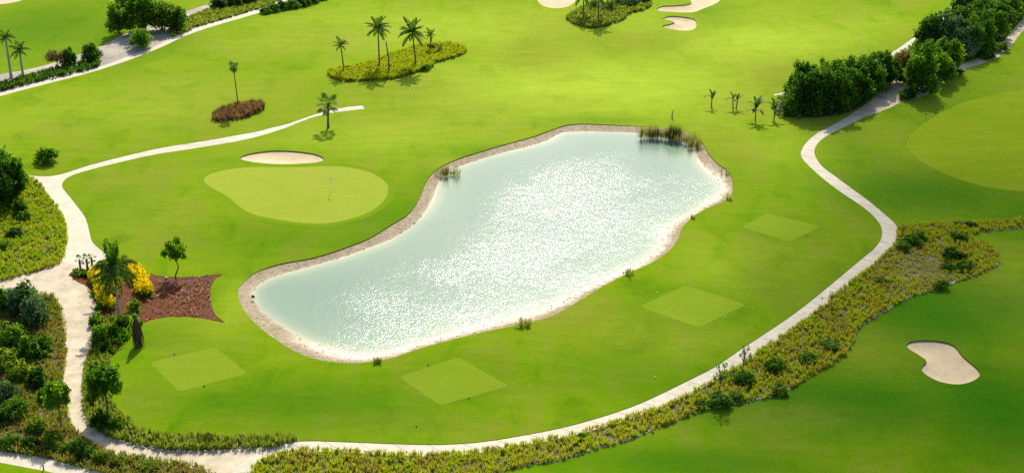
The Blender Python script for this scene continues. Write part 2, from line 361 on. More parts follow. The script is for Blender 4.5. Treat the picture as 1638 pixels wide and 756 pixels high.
back_path = [(1238,150),(1252,147),(1285,136),(1330,122),(1380,104),(1425,84),(1441,74),(1455,64),(1473,52),(1500,30),(1520,10),(1530,10),(1512,32),(1480,60),(1455,76),(1440,86),(1385,112),(1332,130),(1290,143),(1254,151),(1240,153)]
green_o = [(326,288),(335,279),(364,271),(407,267),(480,267),(530,265),(567,269),(596,277),(617,291),(621,302),(617,317),(599,334),(570,347),(530,356),(495,357),(451,352),(407,343),(384,331),(364,314),(337,299)]
tees = [[(345,555),(396,597),(287,626),(239,579)], [(733,571),(815,617),(704,648),(638,602)], [(1097,456),(1194,487),(1117,524),(1022,490)], [(1226,341),(1313,362),(1262,387),(1186,363)], [(110,136),(175,150),(105,168),(48,152)], [(285,88),(345,99),(275,118),(225,105)], [(20,180),(70,196),(10,220),(-40,200)], [(382,43),(425,54),(370,66),(335,55)]]
bunkers = [[(384,253),(399,246),(436,241),(474,242),(506,247),(518,254),(509,259),(471,262),(436,262),(399,258)],
 [(1450,551),(1461,545),(1494,544),(1524,551),(1540,569),(1563,589),(1567,600),(1553,610),(1530,614),(1501,609),(1478,596),(1475,586),(1482,577),(1471,568),(1455,558)],
 [(855,-14),(859,-3),(861,3),(868,9),(883,13),(903,12),(915,7),(921,0),(918,-14)],
 [(1050,15),(1060,10),(1080,9),(1101,7),(1106,3),(1098,-4),(1090,-14),(1160,-14),(1154,-2),(1145,6),(1127,13),(1107,20),(1072,19),(1056,18)],
 [(1060,30),(1072,26),(1092,27),(1110,31),(1114,39),(1110,47),(1092,49),(1066,45),(1059,42),(1070,39),(1079,36),(1073,33)]]
fair_o = [(1450,232),(1458,216),(1480,196),(1530,168),(1600,149),(1660,140),(1760,128),(1850,180),(1850,290),(1760,312),(1640,306),(1570,297),(1510,277),(1470,255)]
bed = [(112,440),(116,434),(128,431),(150,429),(163,424),(178,411),(198,416),(215,427),(250,440),(291,443),(325,441),(356,438),(345,446),(338,458),(336,473),(340,493),(347,506),(360,516),(329,510),(291,506),(262,508),(233,515),(215,528),(201,543),(188,560),(175,569),(146,566),(146,549),(151,537),(146,520),(157,496),(151,476),(140,458),(125,451)]
hedge_o = [(146,566),(174,569),(172,590),(174,620),(177,649),(200,669),(217,686),(257,697),(314,700),(400,701),(466,700),(466,706),(432,715),(400,716),(314,719),(257,717),(214,709),(177,699),(154,683),(139,663),(137,626),(140,584)]
nat_up = [(44,284),(61,293),(76,316),(93,337),(103,357),(106,378),(103,401),(99,413),(87,424),(58,434),(29,441),(0,448),(-70,456),(L_,470),(L_,300),(-70,270),(20,272)]
nat_low = [(L_,505),(-70,490),(0,478),(30,468),(61,470),(79,475),(87,482),(95,496),(99,520),(102,555),(101,600),(103,654),(111,680),(126,697),(143,709),(171,723),(209,731),(257,737),(300,746),(329,754),(345,775),(215,776),(169,756),(114,742),(57,728),(0,720),(-70,706),(L_,672)]
nat_right = [(1437,369),(1444,364),(1474,360),(1520,357),(1578,356),(1638,350),(1760,338),(R_,330),(R_,345),(1760,352),(1638,363),(1607,366),(1573,370),(1556,376),(1557,383),(1576,390),(1590,403),(1597,417),(1587,427),(1561,440),(1532,449),(1491,464),(1456,474),(1430,487),(1404,503),(1380,517),(1367,529),(1362,545),(1352,562),(1330,581),(1297,599),(1264,622),(1231,633),(1182,643),(1136,651),(1100,664),(1051,683),(1009,700),(951,717),(894,734),(837,744),(809,753),(770,764),(700,776),(400,775),(405,756),(413,745),(432,733),(470,723),(510,721),(561,723),(639,727),(691,729),(743,726),(780,721),(823,714),(880,703),(923,694),(980,678),(1023,664),(1066,648),(1103,631),(1151,604),(1190,583),(1217,562),(1244,544),(1287,515),(1325,485),(1357,456),(1392,430),(1415,408),(1427,397),(1436,384)]
isle = [(526,118),(531,124),(552,130),(586,129),(612,128),(638,124),(665,116),(689,108),(693,101),(706,98),(732,90),(744,82),(738,76),(715,72),(680,74),(655,80),(620,92),(595,101),(560,110),(534,113)]
isle_top = [(908,31),(915,36),(933,43),(952,45),(974,40),(997,31),(1004,23),(1030,16),(1042,6),(1030,2),(990,10),(965,8),(945,8),(925,18),(912,26)]
brown_isle = [(342,190),(348,194),(384,190),(410,181),(421,174),(420,169),(400,168),(369,172),(354,178),(343,186)]
belt_soil = [(1235,172),(1242,184),(1262,187),(1300,188),(1340,184),(1372,173),(1400,150),(1412,138),(1424,129),(1441,127),(1456,136),(1453,152),(1441,162),(1467,156),(1491,147),(1510,133),(1531,116),(1500,104),(1530,102),(1569,91),(1595,77),(1610,59),(1627,39),(1645,20),(1690,-30),(1540,-30),(1520,10),(1490,40),(1470,58),(1446,82),(1400,104),(1340,128),(1290,143),(1258,150),(1240,160)]
plot_yard = [(272,48),(285,34),(310,26),(345,12),(400,-5),(470,-30),(485,-18),(440,4),(407,16),(349,33),(306,47),(276,59)]
yard_hedge = [(L_,192),(-70,150),(0,136),(73,117),(131,102),(154,99),(157,106),(116,118),(58,131),(0,146),(-70,165),(L_,204)]

SM = catmull
REG = []   # (name, [world polygon], material, depth below the lawn, label)
def reg(name, poly, mat, depth, label, smooth=True, n=3):
    REG.append((name, unproj(SM(poly, n) if smooth else poly), mat, depth, label))
def rib(a, b, n=3): return np.concatenate([SM(a, n, False), SM(b, n, False)[::-1]])
reg('pond_bank', pond_out, 'bank', .10, 'stony sand bank running round the pond below a cut turf edge', n=4)
bl = ['kidney of pale sand in a long oval bunker behind the putting green', 'shaded bean shaped sand bunker in the dark rough on the right', 'pale sand bunker cut off by the top edge left of the planted island', 'large pale sand bunker at the top with a grass tongue', 'small pale sand bunker with a grass notch below the large one']
bl[0] = 'long oval bunker of pale sand behind the putting green'
for b, q in zip(bunkers, bl): reg('sand_bunker', b, 'sand', .16, q, n=4)
reg('putting_green', green_o, 'green', .012, 'pale smooth putting green with a flagstick left of the pond', n=4)
def grow(poly, r):
    a = np.roll(poly, 1, 0); b = np.roll(poly, -1, 0); t = b - a; t /= np.hypot(t[:, 0], t[:, 1])[:, None]; nrm = np.column_stack([-t[:, 1], t[:, 0]])
    q = poly + nrm * r
    return q if abs(np.ptp(q[:, 0])) > np.ptp(poly[:, 0]) else poly - nrm * r
REG.append(('green_collar', grow(REG[-1][1], 1.1), 'collar', .004, 'slightly darker mown collar round the putting green'))
tl = ['mown tee square at the lower left below the flower bed', 'mown tee square below the near shore of the pond', 'mown tee square right of the pond nearest to it', 'mown tee square inside the bend of the cart path on the right', 'faint old tee square below the path on the upper left', 'faint old tee square between the upper path and the single fan palm', 'faint old tee square at the far left edge', 'faint old tee square close under the upper path']
for i, (p, q) in enumerate(zip(tees, tl)):
    p = np.array(p, float); pts = []
    for k in range(4):
        a, b, c = p[k - 1], p[k], p[(k + 1) % 4]; pts += [b + (a - b) * .05, b + (c - b) * .05]
    reg('tee_box', pts, 'tee' if i < 4 else 'tee_old', -.008 if i < 4 else 0.0, q, False)
REG.append(('cart_path', unproj(rib(path_a, path_b)), 'concrete', .05, 'pale concrete cart path curving along the right and bottom of the pond'))
REG.append(('cart_path', unproj(np.concatenate([SM(mid_a, 3, False), SM(mid_c[::-1], 3, False), SM(mid_b, 3, False)[::-1]])), 'concrete', .05, 'pale concrete cart path ending in the lawn beside the fan palm'))
reg('cart_path', low_path, 'concrete', .05, 'pale concrete path across the bottom left corner')
reg('cart_path', up_path, 'concrete', .05, 'pale concrete cart path along the upper left')
reg('cart_path', back_path, 'concrete', .05, 'pale path passing behind the dark trees on the right')
reg('dirt_road', dirt, 'dirt', .04, 'sandy dirt road winding down the left side to the cart path')
reg('dirt_road', belt_road, 'dirt', .04, 'sandy dirt road running past the dark trees on the right')
reg('dirt_yard', yard, 'yard', .03, 'grey bare dirt track behind the hedge on the upper left')
reg('sand_patch', corner_sand, 'sand', .03, 'bare sand in the top left corner')
reg('flower_bed', bed, 'mulch', .03, 'red brown mulched flower bed with pointed corners left of the pond')
reg('hedge_soil', hedge_o, 'native_soil', .02, 'soil under the tall grass hedge beside the dirt road')
reg('native_soil', nat_up, 'native_soil', .02, 'soil under wild growth left of the road junction')
reg('native_soil', nat_low, 'native_soil', .02, 'soil under wild growth in the lower left')
reg('native_soil', nat_right, 'native_soil', .02, 'soil under tall grass between cart path and right fairway')
reg('island_soil', isle, 'native_soil', .02, 'soil of the planted island with palms')
reg('island_soil', isle_top, 'native_soil', .02, 'soil of the planted island at the top edge')
reg('island_soil', brown_isle, 'dead_grass_soil', .02, 'soil of the small brown grass island')
reg('island_soil', plot_yard, 'native_soil', .02, 'soil of the planted strip behind the upper path')
reg('tree_belt_soil', belt_soil, 'litter', .02, 'dark leaf litter under the trees on the right')
reg('fairway', fair_o, 'fairway', 0.0, 'lighter mown fairway on the right')

# ------------------------------------------------------------------ the land: one triangulation, one object per surface
W_IN = unproj(SM(pond_in, 4), -.42)
POND = REG[0][1]
LEE = unproj(SM([(420,512),(406,466),(444,441),(511,422),(584,399),(664,358),(698,302),(760,258),(876,225),(963,211),(1062,220),(1111,244)], 3, False), -.42)
bunker_ids = [i for i, r in enumerate(REG) if r[0] == 'sand_bunker']
def reg_z(i, x, y):
    z = hland(x, y)
    if i < 0: return z
    name, poly, mat, dep, _ = REG[i]
    if name == 'pond_bank':
        d = dist_to(poly, x, y); e = dist_to(W_IN, x, y); ins = inside(W_IN, x, y)
        t = np.where(ins, 1 + e / 3.0, d / (d + e + 1e-9))
        zz = -.12 - .30 * np.minimum(t, 1) - .9 * np.clip(t - 1, 0, 1.2)
        return np.where(d < 1e-3, -.12, zz)
    if name == 'sand_bunker':
        d = dist_to(poly, x, y)
        return z - dep - .55 * (1 - np.exp(-d / 1.8))
    return z - dep
def build_land():
    pts = []; 
    # visible trapezoid with margins, then coarse rings out to the horizon
    ys = np.arange(96, 400, 2.0)
    for j, y in enumerate(ys):
        hw = .40 * y + 34
        xs = np.arange(-hw, hw, 2.0) + (j % 2)
        pts.append(np.stack([xs, np.full(xs.shape, y)], 1))
    P0 = np.concatenate(pts); P0 = P0 + rng.uniform(-.35, .35, P0.shape)
    fine = []
    for i in [0] + bunker_ids:
        poly = REG[i][1]; lo, hi = poly.min(0), poly.max(0)
        st = .75 if i else 1.0
        gx, gy = np.meshgrid(np.arange(lo[0], hi[0], st), np.arange(lo[1], hi[1], st))
        g = np.stack([gx.ravel(), gy.ravel()], 1); g = g[inside(poly, g[:, 0], g[:, 1])]
        if i == 0: g = g[dist_to(W_IN, g[:, 0], g[:, 1]) < 5]
        fine.append(g[dist_to(poly, g[:, 0], g[:, 1]) > .3])
    for i in [0]:
        k = inside(REG[i][1], P0[:, 0], P0[:, 1]); d = np.ones(len(P0), bool); d[k] = False; P0 = P0[d]
    far = []
    for r in (420, 520, 700, 1000, 1500, 2200, 3200):
        for a in np.arange(0, 2 * math.pi, math.pi / 24): far.append((r * math.cos(a), 220 + r * math.sin(a)))
    for gx in range(-380, 381, 20):
        for gy in range(-150, 601, 20):
            inn = 92 < gy < 404 and abs(gx) < .40 * gy + 38
            if not inn and math.hypot(gx, gy - 220) < 400: far.append((gx + .3, gy + .2))
    V = [tuple(p) for p in np.concatenate([P0] + fine + [np.array(far)])]
    E = []
    for _, poly, _, _, _ in REG:
        b = len(V); V += [tuple(p) for p in poly]; E += [(b + k, b + (k + 1) % len(poly)) for k in range(len(poly))]
    vo, eo, fo, *_ = geometry.delaunay_2d_cdt([Vector(v) for v in V], E, [], 0, 1e-3)
    XY = np.array([(v.x, v.y) for v in vo]); T = np.array(fo, int)
    a, b, c = XY[T[:, 0]], XY[T[:, 1]], XY[T[:, 2]]
    flip = ((b[:, 0] - a[:, 0]) * (c[:, 1] - a[:, 1]) - (b[:, 1] - a[:, 1]) * (c[:, 0] - a[:, 0])) < 0
    T[flip] = T[flip][:, ::-1]
    cen = XY[T].mean(1); rid = np.full(len(T), -1)
    for i in range(len(REG) - 1, -1, -1):
        rid[inside(REG[i][1], cen[:, 0], cen[:, 1])] = i
    Z = {}
    for i in range(-1, len(REG)):
        f = T[rid == i]
        if not len(f): continue
        u, inv = np.unique(f, return_inverse=True)
        z = reg_z(i, XY[u, 0], XY[u, 1]); Z[i] = dict(zip(u.tolist(), z.tolist()))
        V3 = np.column_stack([XY[u], z]); F = inv.reshape(-1, 3)
        at = {}
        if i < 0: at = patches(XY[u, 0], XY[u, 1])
        if i == 0:      # bleached dry sand along the waterline of the near shore
            dd, ee = dist_to(REG[0][1], XY[u, 0], XY[u, 1]), dist_to(W_IN, XY[u, 0], XY[u, 1]); tt = np.where(inside(W_IN, XY[u, 0], XY[u, 1]), 1, dd / (dd + ee + 1e-9))
            ww = np.clip((dist_to(LEE, XY[u, 0], XY[u, 1], False) - 4) / 8, 0, 1)
            at = {"pale": np.clip((tt - .42) / .25, 0, 1) * ww + .35 * np.clip((tt - .8) / .2, 0, 1) * (1 - ww)}
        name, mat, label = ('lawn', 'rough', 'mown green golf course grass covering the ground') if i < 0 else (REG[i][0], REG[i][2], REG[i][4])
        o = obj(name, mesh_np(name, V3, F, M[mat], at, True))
        tag(o, label, None, None, 'structure')
    # cut turf edges where one surface lies lower than its neighbour
    ed = {}
    for t, r in zip(T.tolist(), rid.tolist()):
        for k in range(3):
            p, q = t[k], t[(k + 1) % 3]
            ed.setdefault((min(p, q), max(p, q)), []).append(r)
    g = Geo()
    for (p, q), rs in ed.items():
        if len(rs) == 2 and rs[0] != rs[1]:
            za, zb = (Z[rs[0]][p], Z[rs[0]][q]), (Z[rs[1]][p], Z[rs[1]][q])
            if abs(za[0] - zb[0]) + abs(za[1] - zb[1]) > .012:
                A, B = XY[p], XY[q]
                g.add([(*A, za[0]), (*B, za[1]), (*B, zb[1]), (*A, zb[0])], [(0, 1, 2, 3)])
    tag(obj('turf_edge', g.mesh('turf_edge', M['soil'])), 'dark cut soil edges of the turf along paths, bunkers and bank', None, None, 'structure')
def blob_field(x, y, blobs):
    f = np.zeros_like(x)
    for px, py, rx, ry, amt in blobs:
        cx, cy, _ = P(px, py, 0); s = ppm(py); v = P(px, py + ry, 0); dy = abs(cy - v[1])
        f = np.maximum(f, amt * np.exp(-(((x - cx) / (rx / s)) ** 2 + ((y - cy) / dy) ** 2)))
    return f
def patches(x, y):
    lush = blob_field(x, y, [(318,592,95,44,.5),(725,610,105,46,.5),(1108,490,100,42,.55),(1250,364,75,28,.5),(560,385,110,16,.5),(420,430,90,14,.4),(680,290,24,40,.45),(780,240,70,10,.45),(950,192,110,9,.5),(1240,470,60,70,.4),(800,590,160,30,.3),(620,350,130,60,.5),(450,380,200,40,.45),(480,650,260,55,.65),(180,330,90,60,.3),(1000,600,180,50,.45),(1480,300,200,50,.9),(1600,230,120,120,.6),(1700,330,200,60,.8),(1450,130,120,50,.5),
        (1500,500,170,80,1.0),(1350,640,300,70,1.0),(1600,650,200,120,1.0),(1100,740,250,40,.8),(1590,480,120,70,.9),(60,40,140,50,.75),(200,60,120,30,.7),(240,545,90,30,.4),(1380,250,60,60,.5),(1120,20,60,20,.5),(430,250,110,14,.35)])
    dry = blob_field(x, y, [(200,280,90,30,.5),(310,150,160,20,.45),(650,140,120,25,.55),(640,190,200,25,.35),(1240,120,60,25,.6),(1330,190,70,25,.6),(880,40,70,25,.5),(250,350,70,40,.4),(330,190,120,18,.4),(1000,530,150,40,.35),(700,680,200,20,.35),(1150,230,70,50,.4),(1370,560,60,40,.45),(1250,660,120,25,.5),(60,200,120,20,.4),(540,60,150,25,.4),(850,85,60,18,.6),(1000,62,110,14,.5),(900,150,90,10,.45),(760,170,120,14,.4),(420,140,60,16,.5),(1180,170,60,20,.5),(860,62,50,12,.6),(1240,420,90,60,.3),(1580,430,60,60,.4)])
    pale = blob_field(x, y, [(960,125,330,70,.95),(1200,70,190,45,.95),(760,40,330,45,.75),(1000,30,300,40,.7),(640,210,200,45,.5),(300,160,260,50,.3),(880,185,200,20,.6),(420,60,200,30,.4),(1400,40,60,25,.4),(1240,230,60,40,.25),(700,270,60,30,.3),(1130,420,60,40,.2),(380,480,40,60,.3),(1350,60,70,40,.5)])  # paler mown grass, with the far backlit glow put into its colour
    return {"lush": lush, "dry": dry, "pale": pale}
build_land()
def joints(a, b, step, label):
    A, B = unproj(SM(a, 4, False)), unproj(SM(b, 4, False))
    def even(L, n):
        sg = np.hypot(*np.diff(L, axis=0).T); cs = np.concatenate([[0], np.cumsum(sg)]); u = np.linspace(0, cs[-1], n)
        return np.column_stack([np.interp(u, cs, L[:, 0]), np.interp(u, cs, L[:, 1])])
    n = int(np.hypot(*np.diff(A, axis=0).T).sum() / step); A, B = even(A, n), even(B, n); g = Geo()
    for k in range(1, n - 1):
        d = A[k + 1] - A[k - 1]; d = d / np.hypot(*d) * .035; a0 = A[k] * .98 + B[k] * .02; b0 = A[k] * .02 + B[k] * .98; m = (a0 + b0) / 2; V = []
        for q in (a0, m, b0):
            for sg in (-1, 1): V.append((q[0] + d[0] * sg, q[1] + d[1] * sg, float(hland(*q)) - .05 + .006))
        g.add(V, [(0, 1, 3, 2), (2, 3, 5, 4)])
    tag(obj('path_joints', g.mesh('path_joints', M['joint'])), label, None, None, 'structure')
joints(path_a[:-1], path_b[:-1], 3.6, 'thin dark joints between the slabs of the long cart path')
joints(mid_a, mid_b[:12], 3.6, 'thin dark joints between the slabs of the upper cart path')

# water surface
def build_water():
    poly = POND; lo, hi = poly.min(0), poly.max(0)
    gx, gy = np.meshgrid(np.arange(lo[0], hi[0], 1.0), np.arange(lo[1], hi[1], 1.0))
    g = np.stack([gx.ravel(), gy.ravel()], 1)
    d = dist_to(poly, g[:, 0], g[:, 1]); g = g[inside(poly, g[:, 0], g[:, 1]) & (d > .9)]
    cen = poly.mean(0)
    ring = []
    for k in range(len(poly)):      # the sheet ends under the bank
        a, b, c = poly[k - 1], poly[k], poly[(k + 1) % len(poly)]
        t = c - a; t = t / (np.hypot(*t) + 1e-9); nrm = np.array([-t[1], t[0]])
        q = b + nrm * .5
        if not inside(poly, q[:1], q[1:])[0]: q = b - nrm * .5
        ring.append(q)
    V = [Vector(p) for p in ring] + [Vector(p) for p in g]; n = len(ring)
    vo, eo, fo, *_ = geometry.delaunay_2d_cdt(V, [(k, (k + 1) % n) for k in range(n)], [], 1, 1e-3)
    XY = np.array([(v.x, v.y) for v in vo]); T = np.array(fo, int)
    a, b, c = XY[T[:, 0]], XY[T[:, 1]], XY[T[:, 2]]
    flip = ((b[:, 0] - a[:, 0]) * (c[:, 1] - a[:, 1]) - (b[:, 1] - a[:, 1]) * (c[:, 0] - a[:, 0])) < 0
    T[flip] = T[flip][:, ::-1]
    ins = inside(W_IN, XY[:, 0], XY[:, 1])
    e = dist_to(W_IN, XY[:, 0], XY[:, 1]) * np.where(ins, 1, -1)
    shore = np.clip(e / 7.0, 0, 1)
    lee = LEE
    w = dist_to(lee, XY[:, 0], XY[:, 1], False)
    core = blob_field(XY[:, 0], XY[:, 1], [(890, 300, 190, 75, 1.0), (800, 400, 200, 70, .62), (700, 490, 200, 60, .38), (980, 350, 120, 70, .55)])
    wind = np.clip((w - 3.0) / 11.0, 0, 1) ** .8 * (.37 + .50 * core) + .03
    o = obj('pond_water', mesh_np('pond_water', np.column_stack([XY, np.full(len(XY), -.42)]), T, M['water'], {"shore": shore, "wind": wind}, True))
    tag(o, 'pale turquoise pond water glittering in the sun', None, None, 'structure')
build_water()

# a thin fair-weather cloud, high up ahead; its soft shade lies over the right side of the course
def build_cloud():
    alt = 520.0; off = np.array([SUNV.x, SUNV.y]) * alt / SUNV.z; dens = .009
    shade = unproj(SM([(1215,118),(1330,100),(1480,70),(1638,30),(1850,0),(2100,200),(2100,760),(1500,900),(1000,830),(1040,700),(1180,610),(1270,530),(1350,440),(1345,370),(1290,290),(1225,215),(1190,160)], 3), 0)
    gx = np.arange(-60, 330, 4.0); gy = np.arange(40, 470, 4.0); X, Y = np.meshgrid(gx, gy); x, y = X.ravel(), Y.ravel()
    d = dist_to(shade, x, y) * np.where(inside(shade, x, y), 1, -1)
    d = d + 5 * smooth_n(x, y, 40, 1) + 2.5 * smooth_n(x, y, 15, 2)
    t = np.clip((d + 6) / 26, 0, 1); t = t * t * (3 - 2 * t)
    e = np.minimum.reduce([(x + 60) / 30, (326 - x) / 60, (y - 40) / 30, (466 - y) / 60]); t = t * np.clip(e, 0, 1)
    tau = t * (.50 + 2.2 * np.clip((195 - y) / 40, 0, 1) + .10 * smooth_n(x, y, 30, 3)); th = np.maximum(tau, 0) * SUNV.z / dens
    nx, ny = len(gx), len(gy); k = nx * ny; wx, wy = x + off[0], y + off[1]
    V = np.concatenate([np.column_stack([wx, wy, alt + th * .7]), np.column_stack([wx, wy, alt - th * .3])])
    i, j = np.meshgrid(np.arange(nx - 1), np.arange(ny - 1)); a = (j * nx + i).ravel()
    full = (th[a] + th[a + 1] + th[a + nx] + th[a + nx + 1]) > 0
    a = a[full]; top = np.column_stack([a, a + 1, a + nx + 1, a + nx]); bot = top[:, ::-1] + k
    Q = np.concatenate([top, bot]); remap = np.arange(2 * k); z = np.concatenate([th, th]) <= 0
    remap[k:][th <= 0] = np.arange(k)[th <= 0]; Q = remap[Q]
    used, inv = np.unique(Q, return_inverse=True)
    m, tr, n, l = new_mat('cloud_vapour'); v = n.new('ShaderNodeVolumePrincipled')
    v.inputs['Density'].default_value = dens; v.inputs['Anisotropy'].default_value = .6; v.inputs['Color'].default_value = (1, 1, 1, 1)
    o = n.new('ShaderNodeOutputMaterial'); l.new(v.outputs[0], o.inputs['Volume'])
    c = obj('cloud', mesh_np('cloud', V[used], inv.reshape(-1, 4), m, None, True)); tag(c, 'thin white cloud above the course', None, None, 'structure')
def smooth_n(x, y, s, seed):
    q = np.random.default_rng(seed); v = np.zeros_like(x)
    for _ in range(6):
        a = q.uniform(0, 6.28); w = q.uniform(.6, 1.6) / s; v += np.sin((x * math.cos(a) + y * math.sin(a)) * w * 6.28 + q.uniform(0, 6.28))
    return v / 3
build_cloud()
# ------------------------------------------------------------------ builders of plants
def leaf_quads(C, size, up=.35, out=None, aspect=.55):
    """one small pointed leaf cluster per centre: a diamond of two triangles (a quad), turned at random"""
    n = len(C); d = rng.normal(size=(n, 3)); d[:, 2] = np.abs(d[:, 2]) * .7 + up
    if out is not None: d = d * .8 + out * .7
    d /= np.linalg.norm(d, axis=1, keepdims=True)
    r = rng.normal(size=(n, 3)); a = np.cross(d, r); a /= np.linalg.norm(a, axis=1, keepdims=True); b = np.cross(d, a)
    s = (size * rng.uniform(.6, 1.3, n))[:, None]
    V = np.stack([C - a * s, C - b * s * aspect + d * s * .18, C + a * s, C + b * s * aspect + d * s * .18], 1).reshape(-1, 3)
    Q = np.arange(4 * n).reshape(-1, 4)
    return V, Q
def crown_geo(g, clumps, n, leaf, shell=.55, up=.35, tint_lo=0.0, tint_hi=1.0, flat=1.0):
    """leaves on and in a set of ball-shaped clumps (x, y, z, r); lower and inner leaves fewer"""
    clumps = np.array(clumps, float); w = clumps[:, 3] ** 2; w /= w.sum()
    for (x, y, z, r), k in zip(clumps, (w * n).astype(int)):
        d = rng.normal(size=(k, 3)); d /= np.linalg.norm(d, axis=1, keepdims=True)
        q = r * (1 - shell * rng.random(k) ** 1.6)[:, None] * (1 + .22 * rng.normal(size=(k, 1)))
        C = np.array([x, y, z]) + d * q * np.array([1, 1, .82 * flat])
        C = C[C[:, 2] > .08]
        V, Q = leaf_quads(C, leaf, up, d[:len(C)])
        base = rng.uniform(tint_lo, tint_hi)
        t = np.repeat(np.clip(base * .7 + .12 + .16 * rng.normal(size=len(C)), 0, 1), 4)
        g.add(V, Q, tint=t)
def tree_meshes(seed, h, w, bare, n, leaf, leafmat, nclump=16, barkmat='bark', loose=0.0, flat=1.0, lean=0.0):
    """trunk with limbs, and a crown of clumps on the limb ends"""
    global rng
    keep = rng; rng = np.random.default_rng(seed)
    cl = []; tr = Geo(); r0 = .035 * h * .8
    top = np.array([lean * h * .5, 0, bare])
    k1 = np.array([lean * h, 0, bare * .5]) if lean else np.array([rng.normal() * .03 * h, rng.normal() * .03 * h, bare * .5])
    if bare > .05 or True:
        tr.tube([(0, 0, -.1), k1, top, top + (0, 0, max(.25 * (h - bare), .3))], [r0, r0 * .8, r0 * .7, r0 * .4], 7)
    for i in range(nclump):
        a = i * 2.4 + rng.normal() * .3; u = (i + .5) / nclump
        rr = (.5 * w) * (.18 + .62 * math.sqrt(rng.random())) * (1.12 - .5 * u)
        r = rng.uniform(.11, .27) * w * (1 - .3 * u) * (1 - loose * .45)
        zlow = bare + r * .5; z = zlow + (h - r * .8 - zlow) * (u ** .8) * rng.uniform(.72, 1.06)
        c = np.array([top[0] + rr * math.cos(a), top[1] + rr * math.sin(a), z]); cl.append((*c, r))
        st = top + (0, 0, rng.uniform(-.2, .15) * max(bare, .4)); mid = st * .45 + c * .55 + (0, 0, .04 * h)
        tr.tube([st, mid, c], [r0 * .42, r0 * .28, r0 * .12], 5)
    cr = Geo(); crown_geo(cr, cl, n, leaf, .6, flat=flat)
    rng = keep
    return tr.mesh('trunk', M[barkmat]), cr.mesh('crown', M[leafmat])
TREE_V = {}
def variants(key, k, *a, **kw):
    TREE_V[key] = [tree_meshes(hash_seed(key) + i, *a, **kw) for i in range(k)]
def hash_seed(s): return sum(ord(c) * (i + 3) for i, c in enumerate(s)) % 9999
# all built 10 m tall (a scale of the root makes the real size)
variants('dark', 4, 10, 9.5, .5, 3600, .46, 'leaf_dark', 30)
variants('mid', 4, 10, 9.5, 1.0, 3400, .46, 'leaf_mid', 28)
variants('silver', 1, 10, 10.5, .8, 3400, .46, 'leaf_silver', 26)
variants('light', 2, 10, 11, 2.2, 2800, .44, 'leaf_light', 22, loose=.3)
variants('round', 3, 10, 7.5, 4.2, 2600, .46, 'leaf_mid', 18)
variants('sparse', 3, 10, 7.5, 4.6, 300, .30, 'leaf_mid', 14, loose=1.0)
variants('olive', 2, 10, 12, 3.5, 2000, .34, 'leaf_olive', 18, loose=.6)
variants('bush', 4, 10, 13, .1, 1700, .75, 'leaf_dark', 20)
variants('bushmid', 4, 10, 13, .1, 1600, .75, 'leaf_mid', 20)
variants('bushlight', 4, 10, 13, .1, 1400, .75, 'leaf_light', 18, loose=.3)
variants('bushsilver', 2, 10, 12, .1, 1600, .72, 'leaf_silver', 20)
variants('kink', 1, 10, 10.5, 4.6, 1000, .55, 'leaf_mid', 13, loose=.55, lean=.16)
cnt = {}
def plant(name, kind, px, py, ty, label, cat, group=None, wpx=None, rz=None, sink=0.0):
    """a tree or shrub standing at pixel (px,py), reaching row ty; wpx: crown width in the photograph's pixels"""
    x, y, z = P(px, py); h = max(height_to(px, py, ty), .25)
    i = cnt.get(kind, 0); cnt[kind] = i + 1
    tm, cm = TREE_V[kind][i % len(TREE_V[kind])]
    s = h / 10; base_w = {'dark': 9.5, 'mid': 9.5, 'silver': 10.5, 'light': 11, 'round': 7.5, 'sparse': 7.5, 'olive': 12, 'kink': 10.5, 'bushsilver': 12}.get(kind, 13)
    sx = s if wpx is None else (wpx / ppm(py)) / base_w
    t = thing(name, label, cat, (x, y, z - sink), rz if rz is not None else (0.0 if kind == 'kink' else random.uniform(0, 6.28)), (sx, sx, s), group)
    obj('trunk', tm, t); obj('crown', cm, t)
    return t

# --- palms: trunk and single fronds
def frond_mesh(name, L, a0, a1, mat, nl=17, leafl=.26, wid=.075, droop=.5, seed=0):
    r = np.random.default_rng(seed); g = Geo(); m = 12; pts = []; ang = a0; p = np.array([0., 0, 0])
    for i in range(m + 1):
        pts.append(p.copy()); a = a0 + (a1 - a0) * (i / m) ** 1.15
        p = p + L / m * np.array([math.cos(a), 0, math.sin(a)])
    pts = np.array(pts)
    g.tube(pts, [.035 * L / 3 * (1 - .8 * i / m) for i in range(m + 1)], 4, .8, False)
    for k in range(nl):
        t = .12 + .88 * k / (nl - 1); f = t * m; i = min(int(f), m - 1); q = pts[i] + (pts[i + 1] - pts[i]) * (f - i)
        d = pts[i + 1] - pts[i]; d /= np.linalg.norm(d)
        l = L * leafl * (math.sin(math.pi * (.12 + .8 * t)) ** .7) * r.uniform(.85, 1.1)
        for sgn in (-1, 1):
            side = np.array([0, sgn, 0]); o = side * .85 + d * .55 + np.array([0, 0, -droop * r.uniform(.6, 1.2)]); o /= np.linalg.norm(o)
            w = d * L * wid
            g.add([q, q + o * l * .45 + w * .55, q + o * l, q + o * l * .45 - w * .55], [(0, 1, 2, 3)], tint=r.uniform(.1, 1))
    return g.mesh(name, mat)
